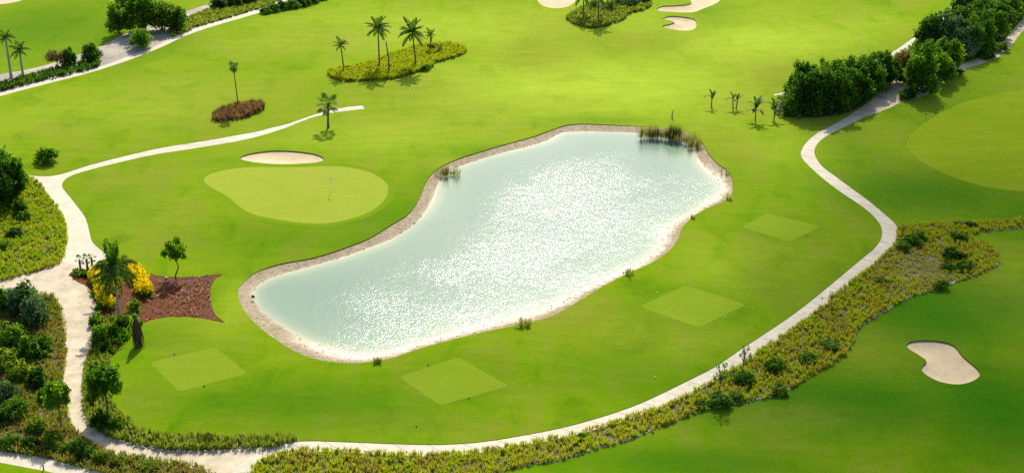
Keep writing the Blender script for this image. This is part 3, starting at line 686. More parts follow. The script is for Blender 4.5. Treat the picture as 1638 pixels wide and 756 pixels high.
def fan_mesh(mat, R=1.0, pet=.9, seg=14, seed=0):
    r = np.random.default_rng(seed); g = Geo()
    g.tube([(0, 0, 0), (pet * .6, 0, .05), (pet, 0, 0)], [.03, .025, .02], 4, .6, False)
    for k in range(seg):
        a = (k / (seg - 1) - .5) * 4.4; a2 = a + .16; a1 = a - .16; l = R * r.uniform(.85, 1.05) * (1 - .12 * abs(a) / 2.2)
        f = lambda an, q, z: (pet + q * math.cos(an), q * math.sin(an), z)
        g.add([(pet, 0, 0), f(a1, l * .6, -.03 * l), f(a, l, -.28 * l), f(a2, l * .6, -.03 * l)], [(0, 1, 2, 3)], tint=r.uniform(.1, 1))
    return g.mesh('fan_leaf', mat)
R_ = math.radians
FR = {}
def frond_set(key, L, mat, angs, **kw):
    FR[key] = [frond_mesh('frond', L, R_(a), R_(b), M[mat], seed=i, **kw) for i, (a, b) in enumerate(angs)]
frond_set('coco', 1.0, 'palm', [(78, 30), (58, -15), (38, -40), (15, -62), (-15, -80)])
frond_set('royal', 1.0, 'palm', [(80, 20), (60, -30), (35, -60), (5, -80)], leafl=.30, wid=.06, droop=.8)
frond_set('droop', 1.0, 'palm', [(86, 65), (72, -70), (55, -86), (20, -89), (-30, -89)], leafl=.24, wid=.06, droop=1.0)
frond_set('dead', 1.0, 'dead_palm', [(-72, -92), (-78, -91), (-84, -93)], leafl=.12, wid=.06, droop=1.2)
FR['fan'] = [fan_mesh(M['palm'], .50, .72, seed=i) for i in range(3)]
FR['fan_tall'] = [fan_mesh(M['palm'], .62, .45, seed=9)]
def trunk_mesh(h, r, mat, lean=(0, 0), n=8):
    g = Geo(); k = 9
    pts = [(lean[0] * (i / k) ** 1.6, lean[1] * (i / k) ** 1.6, h * i / k - (.1 if i == 0 else 0)) for i in range(k + 1)]
    g.tube(pts, [r * (1.45 if i == 0 else 1.05 + .12 * (i % 2)) * (1 - .28 * i / k) for i in range(k + 1)], n)
    return g.mesh('trunk', M[mat])
def palm(name, px, py, crown_y, label, nf=14, L=3.2, key='coco', r=.16, mat='palm_bark', lean=(0, 0), group=None, cat='palm tree', elev=None, seed=0, shaft=False):
    x, y, z = P(px, py); h = height_to(px, py, crown_y); q = random.Random(seed + 11)
    t = thing(name, label, cat, (x, y, z), 0, 1, group)
    obj('trunk', trunk_mesh(h, r, mat, lean), t)
    fr = FR[key]; n = len(fr)
    if shaft:
        g = Geo(); g.tube([(lean[0], lean[1], h - .1), (lean[0], lean[1], h + .35 * L * .6)], [r * .8, r * .35], 7, .7); obj('crownshaft', g.mesh('crownshaft', M['palm']), t)
    for i in range(nf):
        lay = int(n * (i + .5) / nf)
        rot = (0, 0, i * 2.39996 + q.uniform(-.25, .25))
        if key.startswith('fan'): rot = (0, R_(-70 + 135 * (i / nf)), i * 2.39996 + q.uniform(-.3, .3))
        obj('fan_leaf' if key.startswith('fan') else 'frond', fr[lay % n], t, (lean[0], lean[1], h), rot, L * q.uniform(.85, 1.12))
    return t
# --- banana-like young plants: stem and broad leaves
def paddle_mesh(L, w, a0, a1, mat, seed):
    g = Geo(); m = 7; p = np.array([0., 0, 0]); V = []; r = np.random.default_rng(seed)
    for i in range(m + 1):
        a = a0 + (a1 - a0) * (i / m); hw = w * (0.06 if i < 1 else math.sin(math.pi * min(.12 + .86 * i / m, 1)) ** .6) * .5
        up = np.array([-math.sin(a), 0, math.cos(a)]) * hw * .35
        V += [p + (0, hw, 0) + up, p.copy(), p + (0, -hw, 0) + up]; p = p + L / m * np.array([math.cos(a), 0, math.sin(a)])
    Q = [(3 * i + j, 3 * i + j + 1, 3 * i + j + 4, 3 * i + j + 3) for i in range(m) for j in (0, 1)]
    g.add(V, Q, tint=r.uniform(.2, .9)); return g.mesh('leaf', M[mat])
PAD = [paddle_mesh(1.6, .5, R_(80), R_(45), 'palm', 1), paddle_mesh(1.7, .55, R_(62), R_(0), 'palm', 2), paddle_mesh(1.5, .5, R_(40), R_(-50), 'palm', 3)]
PAD_Y = [paddle_mesh(1.3, .42, R_(25), R_(-60), 'leaf_olive', 4)]
def banana(px, py, ty, label, nf=6, stems=1, yellow=1, seed=0, cat='banana plant', group='young banana plants on the lawn'):
    x, y, z = P(px, py); h = height_to(px, py, ty); q = random.Random(seed)
    t = thing('banana_plant', label, cat, (x, y, z), 0, 1, group)
    for s_ in range(stems):
        ox = (s_ - (stems - 1) / 2) * .9; hs = h * .55 * q.uniform(.85, 1.1)
        g = Geo(); g.tube([(ox * .6, 0, -.1), (ox * .8, 0, hs * .5), (ox, .05, hs)], [.13, .11, .07], 7, .3); obj('stem', g.mesh('stem', M['palm_bark']), t)
        for i in range(nf):
            zz = hs * (1 - .35 * (i / nf) * q.random()); pm = PAD[min(2, int(3 * i / nf))]
            obj('leaf', pm, t, (ox, .05, zz), (0, 0, i * 2.4 + q.uniform(-.4, .4) + s_), h * .30 * q.uniform(.8, 1.1))
        for i in range(yellow): obj('withered_leaf', PAD_Y[0], t, (ox, 0, hs * .7), (0, 0, q.uniform(0, 6.28)), h * .28)
    return t

# --- tufts, reeds, ground cover
def sample_in(poly, dens, q):
    lo, hi = poly.min(0), poly.max(0); n = int((hi - lo).prod() * dens)
    xy = q.uniform(lo, hi, (n, 2)); return xy[inside(poly, xy[:, 0], xy[:, 1])]
def tufts(xy, h, spread, blades, wid, q, tint=None, tint_noise=.12, z=None, vary=.35):
    """upright grass tufts: each blade a narrow kite of one quad"""
    n = len(xy); zz = hland(xy[:, 0], xy[:, 1]) if z is None else z
    hh = (h if np.isscalar(h) else h) * q.uniform(1 - vary, 1 + vary, n); tt = q.random(n) if tint is None else tint
    B = blades; a = q.uniform(0, 2 * np.pi, (n, B)); o = q.random((n, B)) ** .7 * spread
    bx = xy[:, :1] + np.cos(a) * o * .35; by = xy[:, 1:] + np.sin(a) * o * .35
    tx = xy[:, :1] + np.cos(a) * o; ty = xy[:, 1:] + np.sin(a) * o; tz = hh[:, None] * q.uniform(.65, 1.1, (n, B))
    f = q.uniform(0, np.pi, (n, B)); wx = np.cos(f) * wid * .5; wy = np.sin(f) * wid * .5
    z0 = np.broadcast_to(zz[:, None], (n, B)) - .04
    mx, my = bx * .5 + tx * .5, by * .5 + ty * .5
    V = np.stack([np.stack([bx, by, z0], -1), np.stack([mx + wx, my + wy, z0 + tz * .6], -1), np.stack([tx, ty, z0 + tz], -1), np.stack([mx - wx, my - wy, z0 + tz * .6], -1)], 2).reshape(-1, 3)
    Q = np.arange(len(V)).reshape(-1, 4)
    t = np.repeat(np.clip(tt[:, None] + tint_noise * q.normal(size=(n, B)), 0, 1).ravel(), 4)
    return V, Q, t
def smooth_noise(x, y, s, seed):
    q = np.random.default_rng(seed); v = np.zeros_like(x)
    for k in range(7):
        a = q.uniform(0, 6.28); w = q.uniform(.6, 1.7) / s; v += np.sin((x * math.cos(a) + y * math.sin(a)) * w * 2 * math.pi + q.uniform(0, 6.28))
    return v / 7 * 1.6
def cover(name, poly, dens, h, mat, label, seed, spread=.34, blades=12, wid=.085, tint=lambda x, y, q: q.random(len(x)), edge=None, cut=None):
    q = np.random.default_rng(seed); xy = sample_in(poly, dens, q)
    if cut is not None: xy = xy[cut(xy[:, 0], xy[:, 1], q)]
    if edge:      # a denser border row
        per = np.concatenate([poly, poly[:1]]); seg = np.hypot(*np.diff(per, axis=0).T); m = int(seg.sum() * edge)
        s = np.sort(q.uniform(0, seg.sum(), m)); cs = np.concatenate([[0], np.cumsum(seg)])
        i = np.clip(np.searchsorted(cs, s) - 1, 0, len(seg) - 1); f = ((s - cs[i]) / seg[i])[:, None]
        e = per[i] * (1 - f) + per[i + 1] * f + q.normal(size=(m, 2)) * .12; c = poly.mean(0)
        lim = (np.abs(e[:, 0]) < .42 * e[:, 1] + 30)
        xy = np.concatenate([xy, e[lim]])
    hh = h(xy[:, 0], xy[:, 1], q) if callable(h) else np.full(len(xy), h)
    V, Q, t = tufts(xy, hh, spread, blades, wid, q, tint(xy[:, 0], xy[:, 1], q))
    o = obj(name, mesh_np(name, V, Q, M[mat], {"tint": t})); return tag(o, label, None, None, 'stuff')
def ground(px, py): return np.array(P(px, py)[:2])

# ------------------------------------------------------------------ tall grass strips and hedges
def tint_native(x, y, q): return np.clip(.55 + .38 * smooth_noise(x, y, 5.0, 3) + .2 * q.normal(size=len(x)), 0, 1)
lobe = np.array([ground(1480, 415), ground(1440, 440)])
NR = unproj(SM(nat_right, 3)); NRv = NR
def cut_right(x, y, q):
    k = np.abs(x) < .40 * y + 22
    b = blob_field(x, y, [(1475, 425, 52, 32, 1.0), (1452, 450, 25, 18, .8)])
    return k & (q.random(len(x)) > b * .72)
def h_right(x, y, q):
    b = blob_field(x, y, [(1480, 420, 60, 40, .55)]); return .62 * (1 - b) + .1 * smooth_noise(x, y, 6, 5)
def tint_right(x, y, q):
    b = blob_field(x, y, [(1480, 420, 75, 45, 1.0)]); t = tint_native(x, y, q)
    return (t - .12) * (1 - b) + b * np.clip(.28 + .2 * q.normal(size=len(x)), 0, 1)
cover('tall_grass', NR, 7.0, h_right, 'native', 'yellow green and brown tall grass between the cart path and the right fairway', 21, tint=tint_right, edge=3.5, cut=cut_right)
def vis(x, y, q): return np.abs(x) < .40 * y + 16
cover('tall_grass', unproj(SM(nat_up, 3)), 6.5, .66, 'native', 'yellow green tall grass left of the road junction', 22, tint=lambda x, y, q: np.clip(.66 + .3 * smooth_noise(x, y, 6, 9) + .18 * q.normal(size=len(x)), 0, 1), edge=3.5, cut=vis)
cover('wild_growth', unproj(SM(nat_low, 3)), 6.0, lambda x, y, q: .62 + .22 * smooth_noise(x, y, 4, 31), 'native_wild', 'tangled straw and green wild growth in the lower left', 23, spread=.5, blades=10, wid=.12, tint=lambda x, y, q: np.clip(.45 + .45 * smooth_noise(x, y, 7, 12) + .15 * q.normal(size=len(x)), 0, 1), edge=3, cut=vis)
cover('hedge_grass', unproj(SM(hedge_o, 3)), 7.0, .78, 'native_green', 'clumps of tall pale green grass forming a hedge beside the dirt road', 24, spread=.36, blades=11, wid=.10, tint=lambda x, y, q: np.clip(.5 + .25 * smooth_noise(x, y, 3, 4) + .2 * q.normal(size=len(x)), 0, 1), edge=4)
cover('island_plants', unproj(SM(isle, 3)), 7.0, .85, 'native', 'yellow green low plants covering the palm island', 25, spread=.42, wid=.14, tint=lambda x, y, q: np.clip(.80 + .14 * smooth_noise(x, y, 4, 8) + .14 * q.normal(size=len(x)), 0, 1), edge=4)
cover('island_plants', unproj(SM(isle_top, 3)), 6.5, .8, 'native_green', 'green low plants covering the island at the top edge', 26, spread=.42, wid=.15, edge=4)
cover('brown_grass', unproj(SM(brown_isle, 3)), 7, 1.05, 'dry_grass', 'dry brown ornamental grass filling the small island', 27, spread=.45, blades=12, wid=.10, edge=4)
cover('hedge_plants', unproj(SM(yard_hedge, 3)), 3.5, .95, 'hedge', 'low bright green hedge along the upper left path', 28, spread=.5, blades=10, wid=.2, edge=2.5, cut=vis)
cover('ground_plants', unproj(SM(plot_yard, 3)), 3.0, .7, 'native_green', 'light green low plants behind the upper left path', 29, spread=.5, wid=.18, edge=1.5)
cover('undergrowth', unproj(SM(belt_soil, 3)), 1.6, .6, 'leaf_mid', 'undergrowth on the dark soil between the trees on the right', 30, spread=.6, wid=.2)

# edging stones of the tall grass strip and of the hedge
def edging(poly_px, step, size, label, seed, z=.06, mat='stone'):
    q = np.random.default_rng(seed); L = unproj(SM(poly_px, 4, False)); seg = np.hypot(*np.diff(L, axis=0).T); cs = np.concatenate([[0], np.cumsum(seg)])
    g = Geo(); s = 0.0
    while s < cs[-1] - .01:
        i = min(int(np.searchsorted(cs, s, 'right')) - 1, len(seg) - 1); p = L[i] + (L[i + 1] - L[i]) * (s - cs[i]) / seg[i] + q.normal(size=2) * .06
        if q.random() < .82:
            r = size * q.uniform(.6, 1.3); stone(g, p[0], p[1], float(hland(*p)) + z * .3, r, q)
        s += step * q.uniform(.7, 1.3)
    tag(obj('edging_stones', g.mesh('edging_stones', M[mat])), label, None, None, 'stuff')
def stone(g, x, y, z, r, q):
    V = []; k = 6; a0 = q.uniform(0, 6.28)
    for zz, rr in ((-.35, 1.0), (.35, .9), (.62, .5)):
        for i in range(k):
            a = a0 + i * 2 * math.pi / k; d = r * rr * q.uniform(.8, 1.2); V.append((x + d * math.cos(a), y + d * math.sin(a), z + zz * r))
    Q = [(i, (i + 1) % k, k + (i + 1) % k, k + i) for i in range(k)] + [(k + i, k + (i + 1) % k, 2 * k + (i + 1) % k, 2 * k + i) for i in range(k)]
    Q += [(2 * k, 2 * k + 1, 2 * k + 2, 2 * k + 3), (2 * k, 2 * k + 3, 2 * k + 4, 2 * k + 5)]
    g.add(V, Q)
edging([(1638,364),(1607,367),(1573,371)], .5, .17, 'line of pale edging stones on the far notch of the tall grass strip', 41)
edging([(1557,384),(1576,391),(1590,404),(1597,418),(1587,428)], .42, .26, 'pale stones round the rounded end of the tall grass strip', 42)
edging([(1532,450),(1491,465),(1456,475),(1430,488),(1404,504),(1380,518),(1367,530),(1362,546),(1352,563)], .4, .2, 'pale edging stones along the lower side of the tall grass strip', 43)
edging([(1231,634),(1182,644),(1136,652),(1100,665),(1051,684),(1009,701),(951,718),(894,735),(837,745)], .45, .16, 'pale edging stones between tall grass and the dark lower fairway', 44)
edging([(177,700),(214,711),(257,719),(314,721),(400,718),(430,713)], .4, .17, 'row of pale stones at the foot of the grass hedge', 45)
edging([(112,440),(116,433),(128,430),(150,428),(163,423),(176,412)], .5, .16, 'dark stones bordering the tip of the flower bed', 46, mat='dark_stone')
# bank stones and shore strip
def bank_stones():
    q = np.random.default_rng(50); g = Geo(); n = 0
    lo, hi = POND.min(0), POND.max(0); xy = q.uniform(lo, hi, (26000, 2))
    xy = xy[inside(POND, xy[:, 0], xy[:, 1]) & ~inside(W_IN, xy[:, 0], xy[:, 1])][:2600]
    z = reg_z(0, xy[:, 0], xy[:, 1])
    for (x, y), zz in zip(xy, z): stone(g, x, y, zz, .04 + .10 * q.random() ** 4, q)
    tag(obj('bank_stones', g.mesh('bank_stones', M['stone'])), 'loose stones scattered over the pond bank', None, None, 'stuff')
bank_stones()

# ------------------------------------------------------------------ the flower bed
def bed_plants():
    q = np.random.default_rng(60); bp = unproj(SM(bed, 3))
    xy = sample_in(bp, 7.0, q); k = blob_field(xy[:, 0], xy[:, 1], [(305, 470, 45, 32, 1.0), (270, 470, 30, 25, .4)])
    xy = xy[q.random(len(xy)) < .06 + .94 * k]
    n = len(xy); C = np.repeat(np.column_stack([xy, hland(xy[:, 0], xy[:, 1]) + .18]), 5, 0) + q.normal(size=(5 * n, 3)) * np.array([.10, .10, .06])
    V, Q = leaf_quads(C, .125, 1.3); tt = np.clip(np.repeat(q.random(n), 5) * .9 + .1 * q.normal(size=5 * n) + .08, 0, 1)
    tag(obj('bedding_plants', mesh_np('bedding_plants', V, Q, M['bedding'], {"tint": np.repeat(tt, 4)})), 'small pink, cream and rust bedding plants in rows on the red mulch', None, None, 'stuff')
    for poly, dn, lab, sd in (([(140,455),(152,470),(158,500),(170,512),(215,505),(228,520),(205,540),(178,566),(150,566),(150,530),(146,515),(155,495),(148,475)], 4, 'leafy green plants along the road side of the flower bed', 61), ([(118,436),(150,431),(178,416),(190,424),(165,436),(140,446)], 5, 'dark low plants at the tip of the flower bed', 62)):
        cover('leafy_plants', unproj(SM(poly, 3)), dn, .7, 'leaf_mid' if sd == 61 else 'leaf_dark', lab, sd, spread=.5, blades=9, wid=.26)
bed_plants()
g1 = Geo(); crown_geo(g1, [(0, 0, .38, .55), (.15, .1, .3, .45), (-.15, -.1, .3, .45)], 130, .14); YB = g1.mesh('foliage', M['leaf_mid'])
g1 = Geo(); crown_geo(g1, [(0, 0, .62, .52), (.2, .12, .55, .36), (-.2, -.1, .55, .36)], 190, .11, .25, up=.6); YF = g1.mesh('blossoms', M['yellow'])
YP = [(350,345),(395,315),(440,310),(355,375),(400,395),(430,335),(510,300),(550,300),(385,430),(412,468),(415,505),(410,540),(435,580),(435,635),(480,670),(545,680),(500,370),(590,450),(565,495),(580,555),(540,510),(530,550),(690,255),(725,265),(740,305),(775,295),(790,330),(790,375),(830,320),(855,350),(830,390),(872,400),(905,405),(890,440),(860,485),(905,490),(925,515),(865,540),(895,548),(940,545),(700,290),(665,270),(480,330),(375,350)]
for i, (zx, zy) in enumerate(YP):
    x, y, z = P(100 + zx / 6.875, 390 + zy / 6.875 + 4)
    t = thing('flowering_shrub', 'small domed shrub covered in bright yellow blossom in the flower bed', 'shrub', (x, y, z), random.uniform(0, 6.28), (s_ := random.uniform(1.2, 1.45), s_, s_ * 1.25), 'yellow flowering shrubs ringing the drooping palm')
    obj('foliage', YB, t); obj('blossoms', YF, t)
palm('drooping_palm', 192, 513, 432, 'big dark palm with long drooping fronds amid the yellow shrubs', 34, 3.7, 'droop', .17, 'pale_bark', seed=3)
palm('drooping_palm', 172, 478, 447, 'shorter bluish palm left of the big drooping palm', 14, 2.3, 'droop', .15, seed=4)
palm('dead_palm', 224, 553, 503, 'dead palm with a skirt of brown hanging fronds at the edge of the lawn', 34, 4.0, 'dead', .25, 'bark', lean=(-.15, 0), seed=5)
for (a, b, c, l) in ((129, 432, 416, 'small stubby fan palm nearest the left tip of the flower bed'), (140, 429, 415, 'small stubby fan palm in the middle of three at the bed tip'), (148, 428, 413, 'small stubby fan palm on the right of three at the bed tip')):
    palm('fan_palm', a, b, c, l, 7, .75, 'fan', .15, 'bark', group='stubby fan palms at the bed tip', seed=a)
for i, (px, py, ty, k, w, lab) in enumerate([(160,548,524,'bushmid',22,'leafy green shrub between road and flower bed, lowest of the row'), (150,520,503,'bushmid',16,'leafy green shrub on the road edge beside the yellow shrubs'), (182,538,518,'bush',24,'dark green shrub just left of the dead palm'), (198,520,498,'bushlight',24,'light green shrub below the big drooping palm'), (215,498,478,'bushlight',26,'light green shrub right of the big drooping palm'), (170,565,545,'bush',26,'dark shrub closing the lower end of the flower bed'), (176,425,408,'bushmid',18,'dark green shrub behind the yellow shrubs at the path corner')]):
    plant('shrub', k, px, py, ty, lab, 'shrub', 'shrubs of the flower bed', w)
def rocks(px, py, n, r, label, mat, seed):
    q = np.random.default_rng(seed); x, y, z = P(px, py); g = Geo()
    for k in range(n): stone(g, q.normal() * r * 1.2 if n > 1 else 0, q.normal() * r if n > 1 else 0, 0.1, r * q.uniform(.6, 1.1), q)
    t = obj('rock', g.mesh('rock', M[mat]), None, (x, y, z)); tag(t, label, 'rock')
rocks(266, 445, 1, .28, 'pale rock beside the foot of the kinked tree', 'stone', 1)
rocks(244, 475, 1, .24, 'grey rock on the bare red mulch', 'stone', 2)

# ------------------------------------------------------------------ palms out on the course
palm('coconut_palm', 550, 115, 72, 'small coconut palm at the left end of the palm island', 15, 1.75, 'coco', .14, lean=(-.4, 0), seed=21)
palm('coconut_palm', 607, 108, 46, 'tall coconut palm left of the bare trunk on the island', 20, 3.0, 'coco', .16, seed=22)
palm('coconut_palm', 665, 107, 52, 'tall coconut palm right of the bare trunk on the island', 22, 3.2, 'coco', .17, lean=(-.5, 0), seed=23)
palm('coconut_palm', 689, 82, 56, 'short coconut palm at the right rear of the palm island', 13, 1.6, 'coco', .15, seed=24)
palm('coconut_palm', 703, 86, 78, 'tiny dark palm low among the island plants on the right', 10, 1.2, 'coco', .12, seed=25)
x, y, z = P(622, 119); g1 = Geo(); g1.tube([(0, 0, -.1), (.1, 0, 3), (-.35, 0, 6.6)], [.19, .16, .10], 8)
t = obj('dead_palm', g1.mesh('dead_palm', M['palm_bark']), None, (x, y, z)); tag(t, 'bare dead palm trunk without a crown on the island', 'dead palm')
palm('fan_palm', 525, 204, 168, 'green fan palm standing beside the end of the path', 18, 2.05, 'fan', .20, 'bark', lean=(.25, 0), seed=31)
palm('fan_palm', 381, 172, 107, 'thin tall fan palm rising from the brown grass island', 12, 1.2, 'fan_tall', .10, 'bark', lean=(-.3, 0), seed=32)
palm('royal_palm', 18, 124, 60, 'tall grey trunked palm at the upper left edge', 16, 2.0, 'royal', .24, 'pale_bark', seed=33, shaft=True)
palm('royal_palm', 37, 122, 80, 'shorter grey trunked palm at the upper left', 16, 2.3, 'royal', .24, 'pale_bark', seed=34, shaft=True)
palm('coconut_palm', 933, 26, -8, 'left palm of the top island with its crown cut off by the frame', 13, 3.2, 'coco', .15, seed=35)
palm('coconut_palm', 957, 33, -4, 'right palm of the top island with its crown cut off by the frame', 13, 3.2, 'coco', .15, seed=36)
palm('cycad', 975, 16, 10, 'stubby cycad with arching leaves on the top island', 16, 2.5, 'coco', .2, cat='cycad', seed=37)
palm('cycad', 950, 14, 9, 'stubby cycad behind the two palms of the top island', 14, 2.1, 'coco', .2, cat='cycad', seed=38)
for i, (px, py, ty, w) in enumerate([(992,9,-4,30), (1010,10,-4,34), (1028,6,-6,30)]):
    plant('shrub', 'bush', px, py, ty, ['dark shrub nearest the palms in the row on the top island', 'dark shrub in the middle of the row on the top island', 'dark shrub at the right end of the row on the top island'][i], 'shrub', 'dark shrubs of the top island', w)
for px, py, ty, w, lab in [(690,80,68,16,'dark green bush under the short palm on the island'), (680,112,102,22,'green bush in the front notch of the palm island'), (650,118,110,18,'green bush at the front edge of the island')]:
    plant('shrub', 'bushmid', px, py, ty, lab, 'shrub', None, w)
banana(1138, 172, 140, 'young banana plant on the lawn, leftmost of the four', 5, 1, 1, 1)
banana(1175, 174, 147, 'double stemmed young banana plant on the lawn', 5, 2, 1, 2)
banana(1208, 194, 148, 'tallest young banana plant on the lawn with yellowed lower leaves', 8, 1, 3, 3)
banana(1238, 192, 156, 'young banana plant at the corner of the dark trees', 7, 1, 2, 4)
banana(1075, 189, 176, 'tiny dry seedling on the lawn above the pond reeds', 4, 1, 2, 5, 'seedling', None)
# ------------------------------------------------------------------ trees on the left
T_ = plant
T_('tree', 'kink', 280, 441, 380, 'small young tree with a kinked thin trunk at the flower bed', 'tree', None, 46, 0.0)
T_('tree', 'round', 173, 664, 582, 'round crowned young tree in the grass hedge beside the dirt road', 'tree', None, 58)
T_('tree', 'round', 98, 684, 604, 'round crowned young tree at the left edge of the dirt road', 'tree', None, 38)
T_('shrub', 'bushmid', 74, 259, 234, 'lone round green shrub on the lawn above the road junction', 'shrub', None, 40)
for px, py, ty, w, k, lab in [(-12,330,236,80,'dark','dark tree cut by the left edge, nearest the road junction'), (22,322,240,52,'dark','dark green tree at the left beside the tall grass'), (2,300,232,60,'mid','taller green tree behind the dark tree at the left edge')]:
    T_('tree', k, px, py, ty, lab, 'tree', 'trees at the left edge', w)
for px, py, ty, w, k, lab in [(33,345,317,28,'bush','round dark shrub in the tall grass, upper of a touching pair'), (41,354,334,24,'bush','round dark shrub in the tall grass, lower of a touching pair'), (25,378,362,30,'bush','low dark shrub deep in the tall grass at the left'), (5,398,384,26,'bushmid','low green shrub at the left edge in tall grass')]:
    T_('shrub', k, px, py, ty, lab, 'shrub', 'shrubs in the tall grass at the left', w)
LL = [(38,498,447,60,'bushsilver','large bluish green shrub beside the dirt junction'), (56,520,472,44,'bushsilver','bluish green shrub just below the large one at the junction'), (4,496,458,46,'bushmid','green shrub cut by the left edge beside the bluish one'), (22,548,512,44,'bushmid','mid green shrub left of the dirt road, under the bluish pair'), (50,572,540,46,'bush','dark green shrub in the middle of the wild growth'), (70,560,532,34,'bushmid','green shrub close to the dirt road in the wild growth'), (8,590,556,44,'bushlight','pale green shrub at the left edge in the wild growth'), (30,606,570,46,'bushlight','pale green feathery shrub amid the wild growth'), (60,618,586,38,'bush','dark shrub left of the roadside young tree'), (14,640,606,42,'bushsilver','grey green shrub at the left edge above the straw'), (26,668,634,44,'bushmid','green shrub above the straw coloured patch'), (2,676,648,32,'bush','dark shrub cut by the left edge above the straw'), (60,690,664,36,'bushlight','olive shrub below the roadside young tree'), (20,712,694,40,'bushmid','green shrub next to the bottom left path'), (48,716,698,34,'bush','dark shrub at the edge of the bottom left path'), (86,712,688,36,'bushlight','light shrub between the dirt road and bottom path'), (130,728,704,40,'bush','dark low shrub where the dirt road bends'), (160,738,718,30,'bushlight','yellow green shrub below the road bend'), (110,724,706,26,'bushmid','green shrub above the bottom left path near the bend'), (190,742,728,30,'bushlight','yellow green shrub right of the road bend'), (240,752,738,32,'bushlight','yellow green shrub at the bottom between road and frame'), (74,640,618,30,'bushmid','green shrub touching the young roadside tree')]
for px, py, ty, w, k, lab in LL: T_('shrub', k, px, py, ty, lab, 'shrub', 'shrubs of the wild growth in the lower left', w)
for px, py, ty, w, k, lab in [(150,640,610,24,'bushmid','green shrub beside the round tree in the grass hedge'), (162,684,656,32,'bush','dark green shrub at the bend of the grass hedge'), (188,688,668,26,'bushmid','green shrub just right of the bend of the grass hedge'), (152,600,574,24,'bushlight','light green shrub at the top of the grass hedge'), (335,706,690,20,'olive','orange brown dried shrub sticking up from the grass hedge')]:
    T_('shrub', k, px, py, ty, lab, 'shrub', None, w)
for px, py, ty, w, k, lab in [(192,55,6,42,'mid','dark green tree left of the track junction on the upper left'), (232,52,-22,62,'mid','tall green tree behind the track on the upper left'), (258,49,0,62,'light','yellow green spreading tree on the upper left'), (214,30,-20,56,'mid','green tree furthest back in the upper left clump'), (226,76,44,36,'mid','small leafy tree standing on the bare track'), (146,98,69,34,'dark','small dark round tree at the end of the hedge'), (92,108,78,48,'olive','sparse reddish tree with bare stems behind the hedge'), (112,106,74,24,'dark','dark slim tree right of the sparse reddish one')]:
    T_('tree', k, px, py, ty, lab, 'tree', 'trees along the upper left track', w)
T_('shrub', 'bush', 278, 48, 2, 'big dark rounded shrub on the upper left track', 'shrub', None, 56)
ORD = ['leftmost', 'second from left', 'third from left', 'fourth from left', 'fifth from left', 'sixth from left', 'seventh from left']
for i, (px, py, ty, w) in enumerate([(352,14,-6,34), (374,10,-10,34), (396,6,-14,36), (418,0,-20,36), (438,-4,-24,36), (458,-10,-30,36)]):
    T_('shrub', 'bush', px, py, ty, ORD[i] + ' dark shrub in the thick row behind the upper path', 'shrub', 'dark shrub row behind the upper path', w)
for i, (px, py, ty, w) in enumerate([(424,22,10,20), (437,19,4,22), (452,16,0,24), (468,13,-3,26), (484,10,-6,26), (500,5,-8,26), (514,0,-12,24)]):
    T_('shrub', 'bushmid' if i < 2 else 'bush', px, py, ty, ORD[i] + ' shrub in the low row on the lawn side of the upper path', 'shrub', 'low shrub row beside the upper path', w)
# ------------------------------------------------------------------ trees on the right
RT = [(1282,181,110,56,'dark','dark tree at the left front corner of the right clump'), (1312,181,104,56,'dark','dark tree second from the left in the front of the clump'), (1344,178,106,54,'dark','dark tree in the middle front of the right clump'), (1370,167,104,52,'dark','dark tree right of the middle in the front of the clump'), (1392,150,98,48,'mid','green tree at the right front of the clump beside the dirt'),
 (1276,168,92,44,'dark','dark tree at the left rear corner of the right clump'), (1304,164,90,46,'mid','green tree at the rear of the clump, second from the left'), (1334,160,92,48,'mid','green tree in the middle rear of the right clump'), (1364,152,88,46,'dark','dark tree right of the middle in the rear of the clump'), (1386,144,80,46,'mid','tall green tree at the rear right of the clump'), (1410,138,80,42,'dark','dark tree at the right end of the clump'), (1424,132,92,32,'dark','short dark tree where the clump meets the dirt opening'),
 (1442,128,74,36,'olive','thin olive tree in the gap between the tree clumps'), (1446,132,98,24,'bushlight','yellowish shrub in the gap between the tree clumps'),
 (1472,150,72,54,'mid','leafy tree standing alone between the two dirt roads'), (1468,142,66,44,'dark','dark tree close behind the lone tree at the dirt roads'), (1500,132,74,50,'mid','green tree right of the lone tree at the dirt roads'), (1512,116,58,50,'mid','spreading green tree above the dirt road fork'), (1490,110,62,46,'dark','dark tree left of the spreading one above the fork'),
 (1484,84,22,46,'dark','dark tree beside the far path end'), (1512,84,18,60,'silver','silvery leaved tree in the upper right belt'), (1534,92,40,52,'silver','lower silvery leaved tree in the upper right belt'), (1556,94,26,50,'mid','bright green tree beside the silvery tree'), (1578,88,28,48,'dark','dark tree on the road side of the upper right belt'), (1574,66,8,52,'mid','green tree in the middle of the upper right belt'), (1540,60,4,52,'dark','dark tree behind the silvery tree'), (1598,66,12,46,'mid','green tree near the bend of the right road'), (1604,46,0,50,'dark','dark tree near the top of the right belt'), (1622,34,-8,48,'mid','green tree at the top right beside the road'), (1570,40,-8,54,'dark','dark tree at the top edge of the right belt'), (1540,30,-12,50,'dark','dark tree at the top edge left of the others'), (1600,20,-22,54,'mid','green tree cut by the top edge in the right belt'), (1632,12,-26,46,'dark','dark tree in the top right corner')]
for px, py, ty, w, k, lab in RT:
    if px > 1550: px, py, ty = px - 9, py - 7, ty - 4
    T_('tree', k, px, py, ty, lab, 'tree', 'trees of the belt on the right', w)
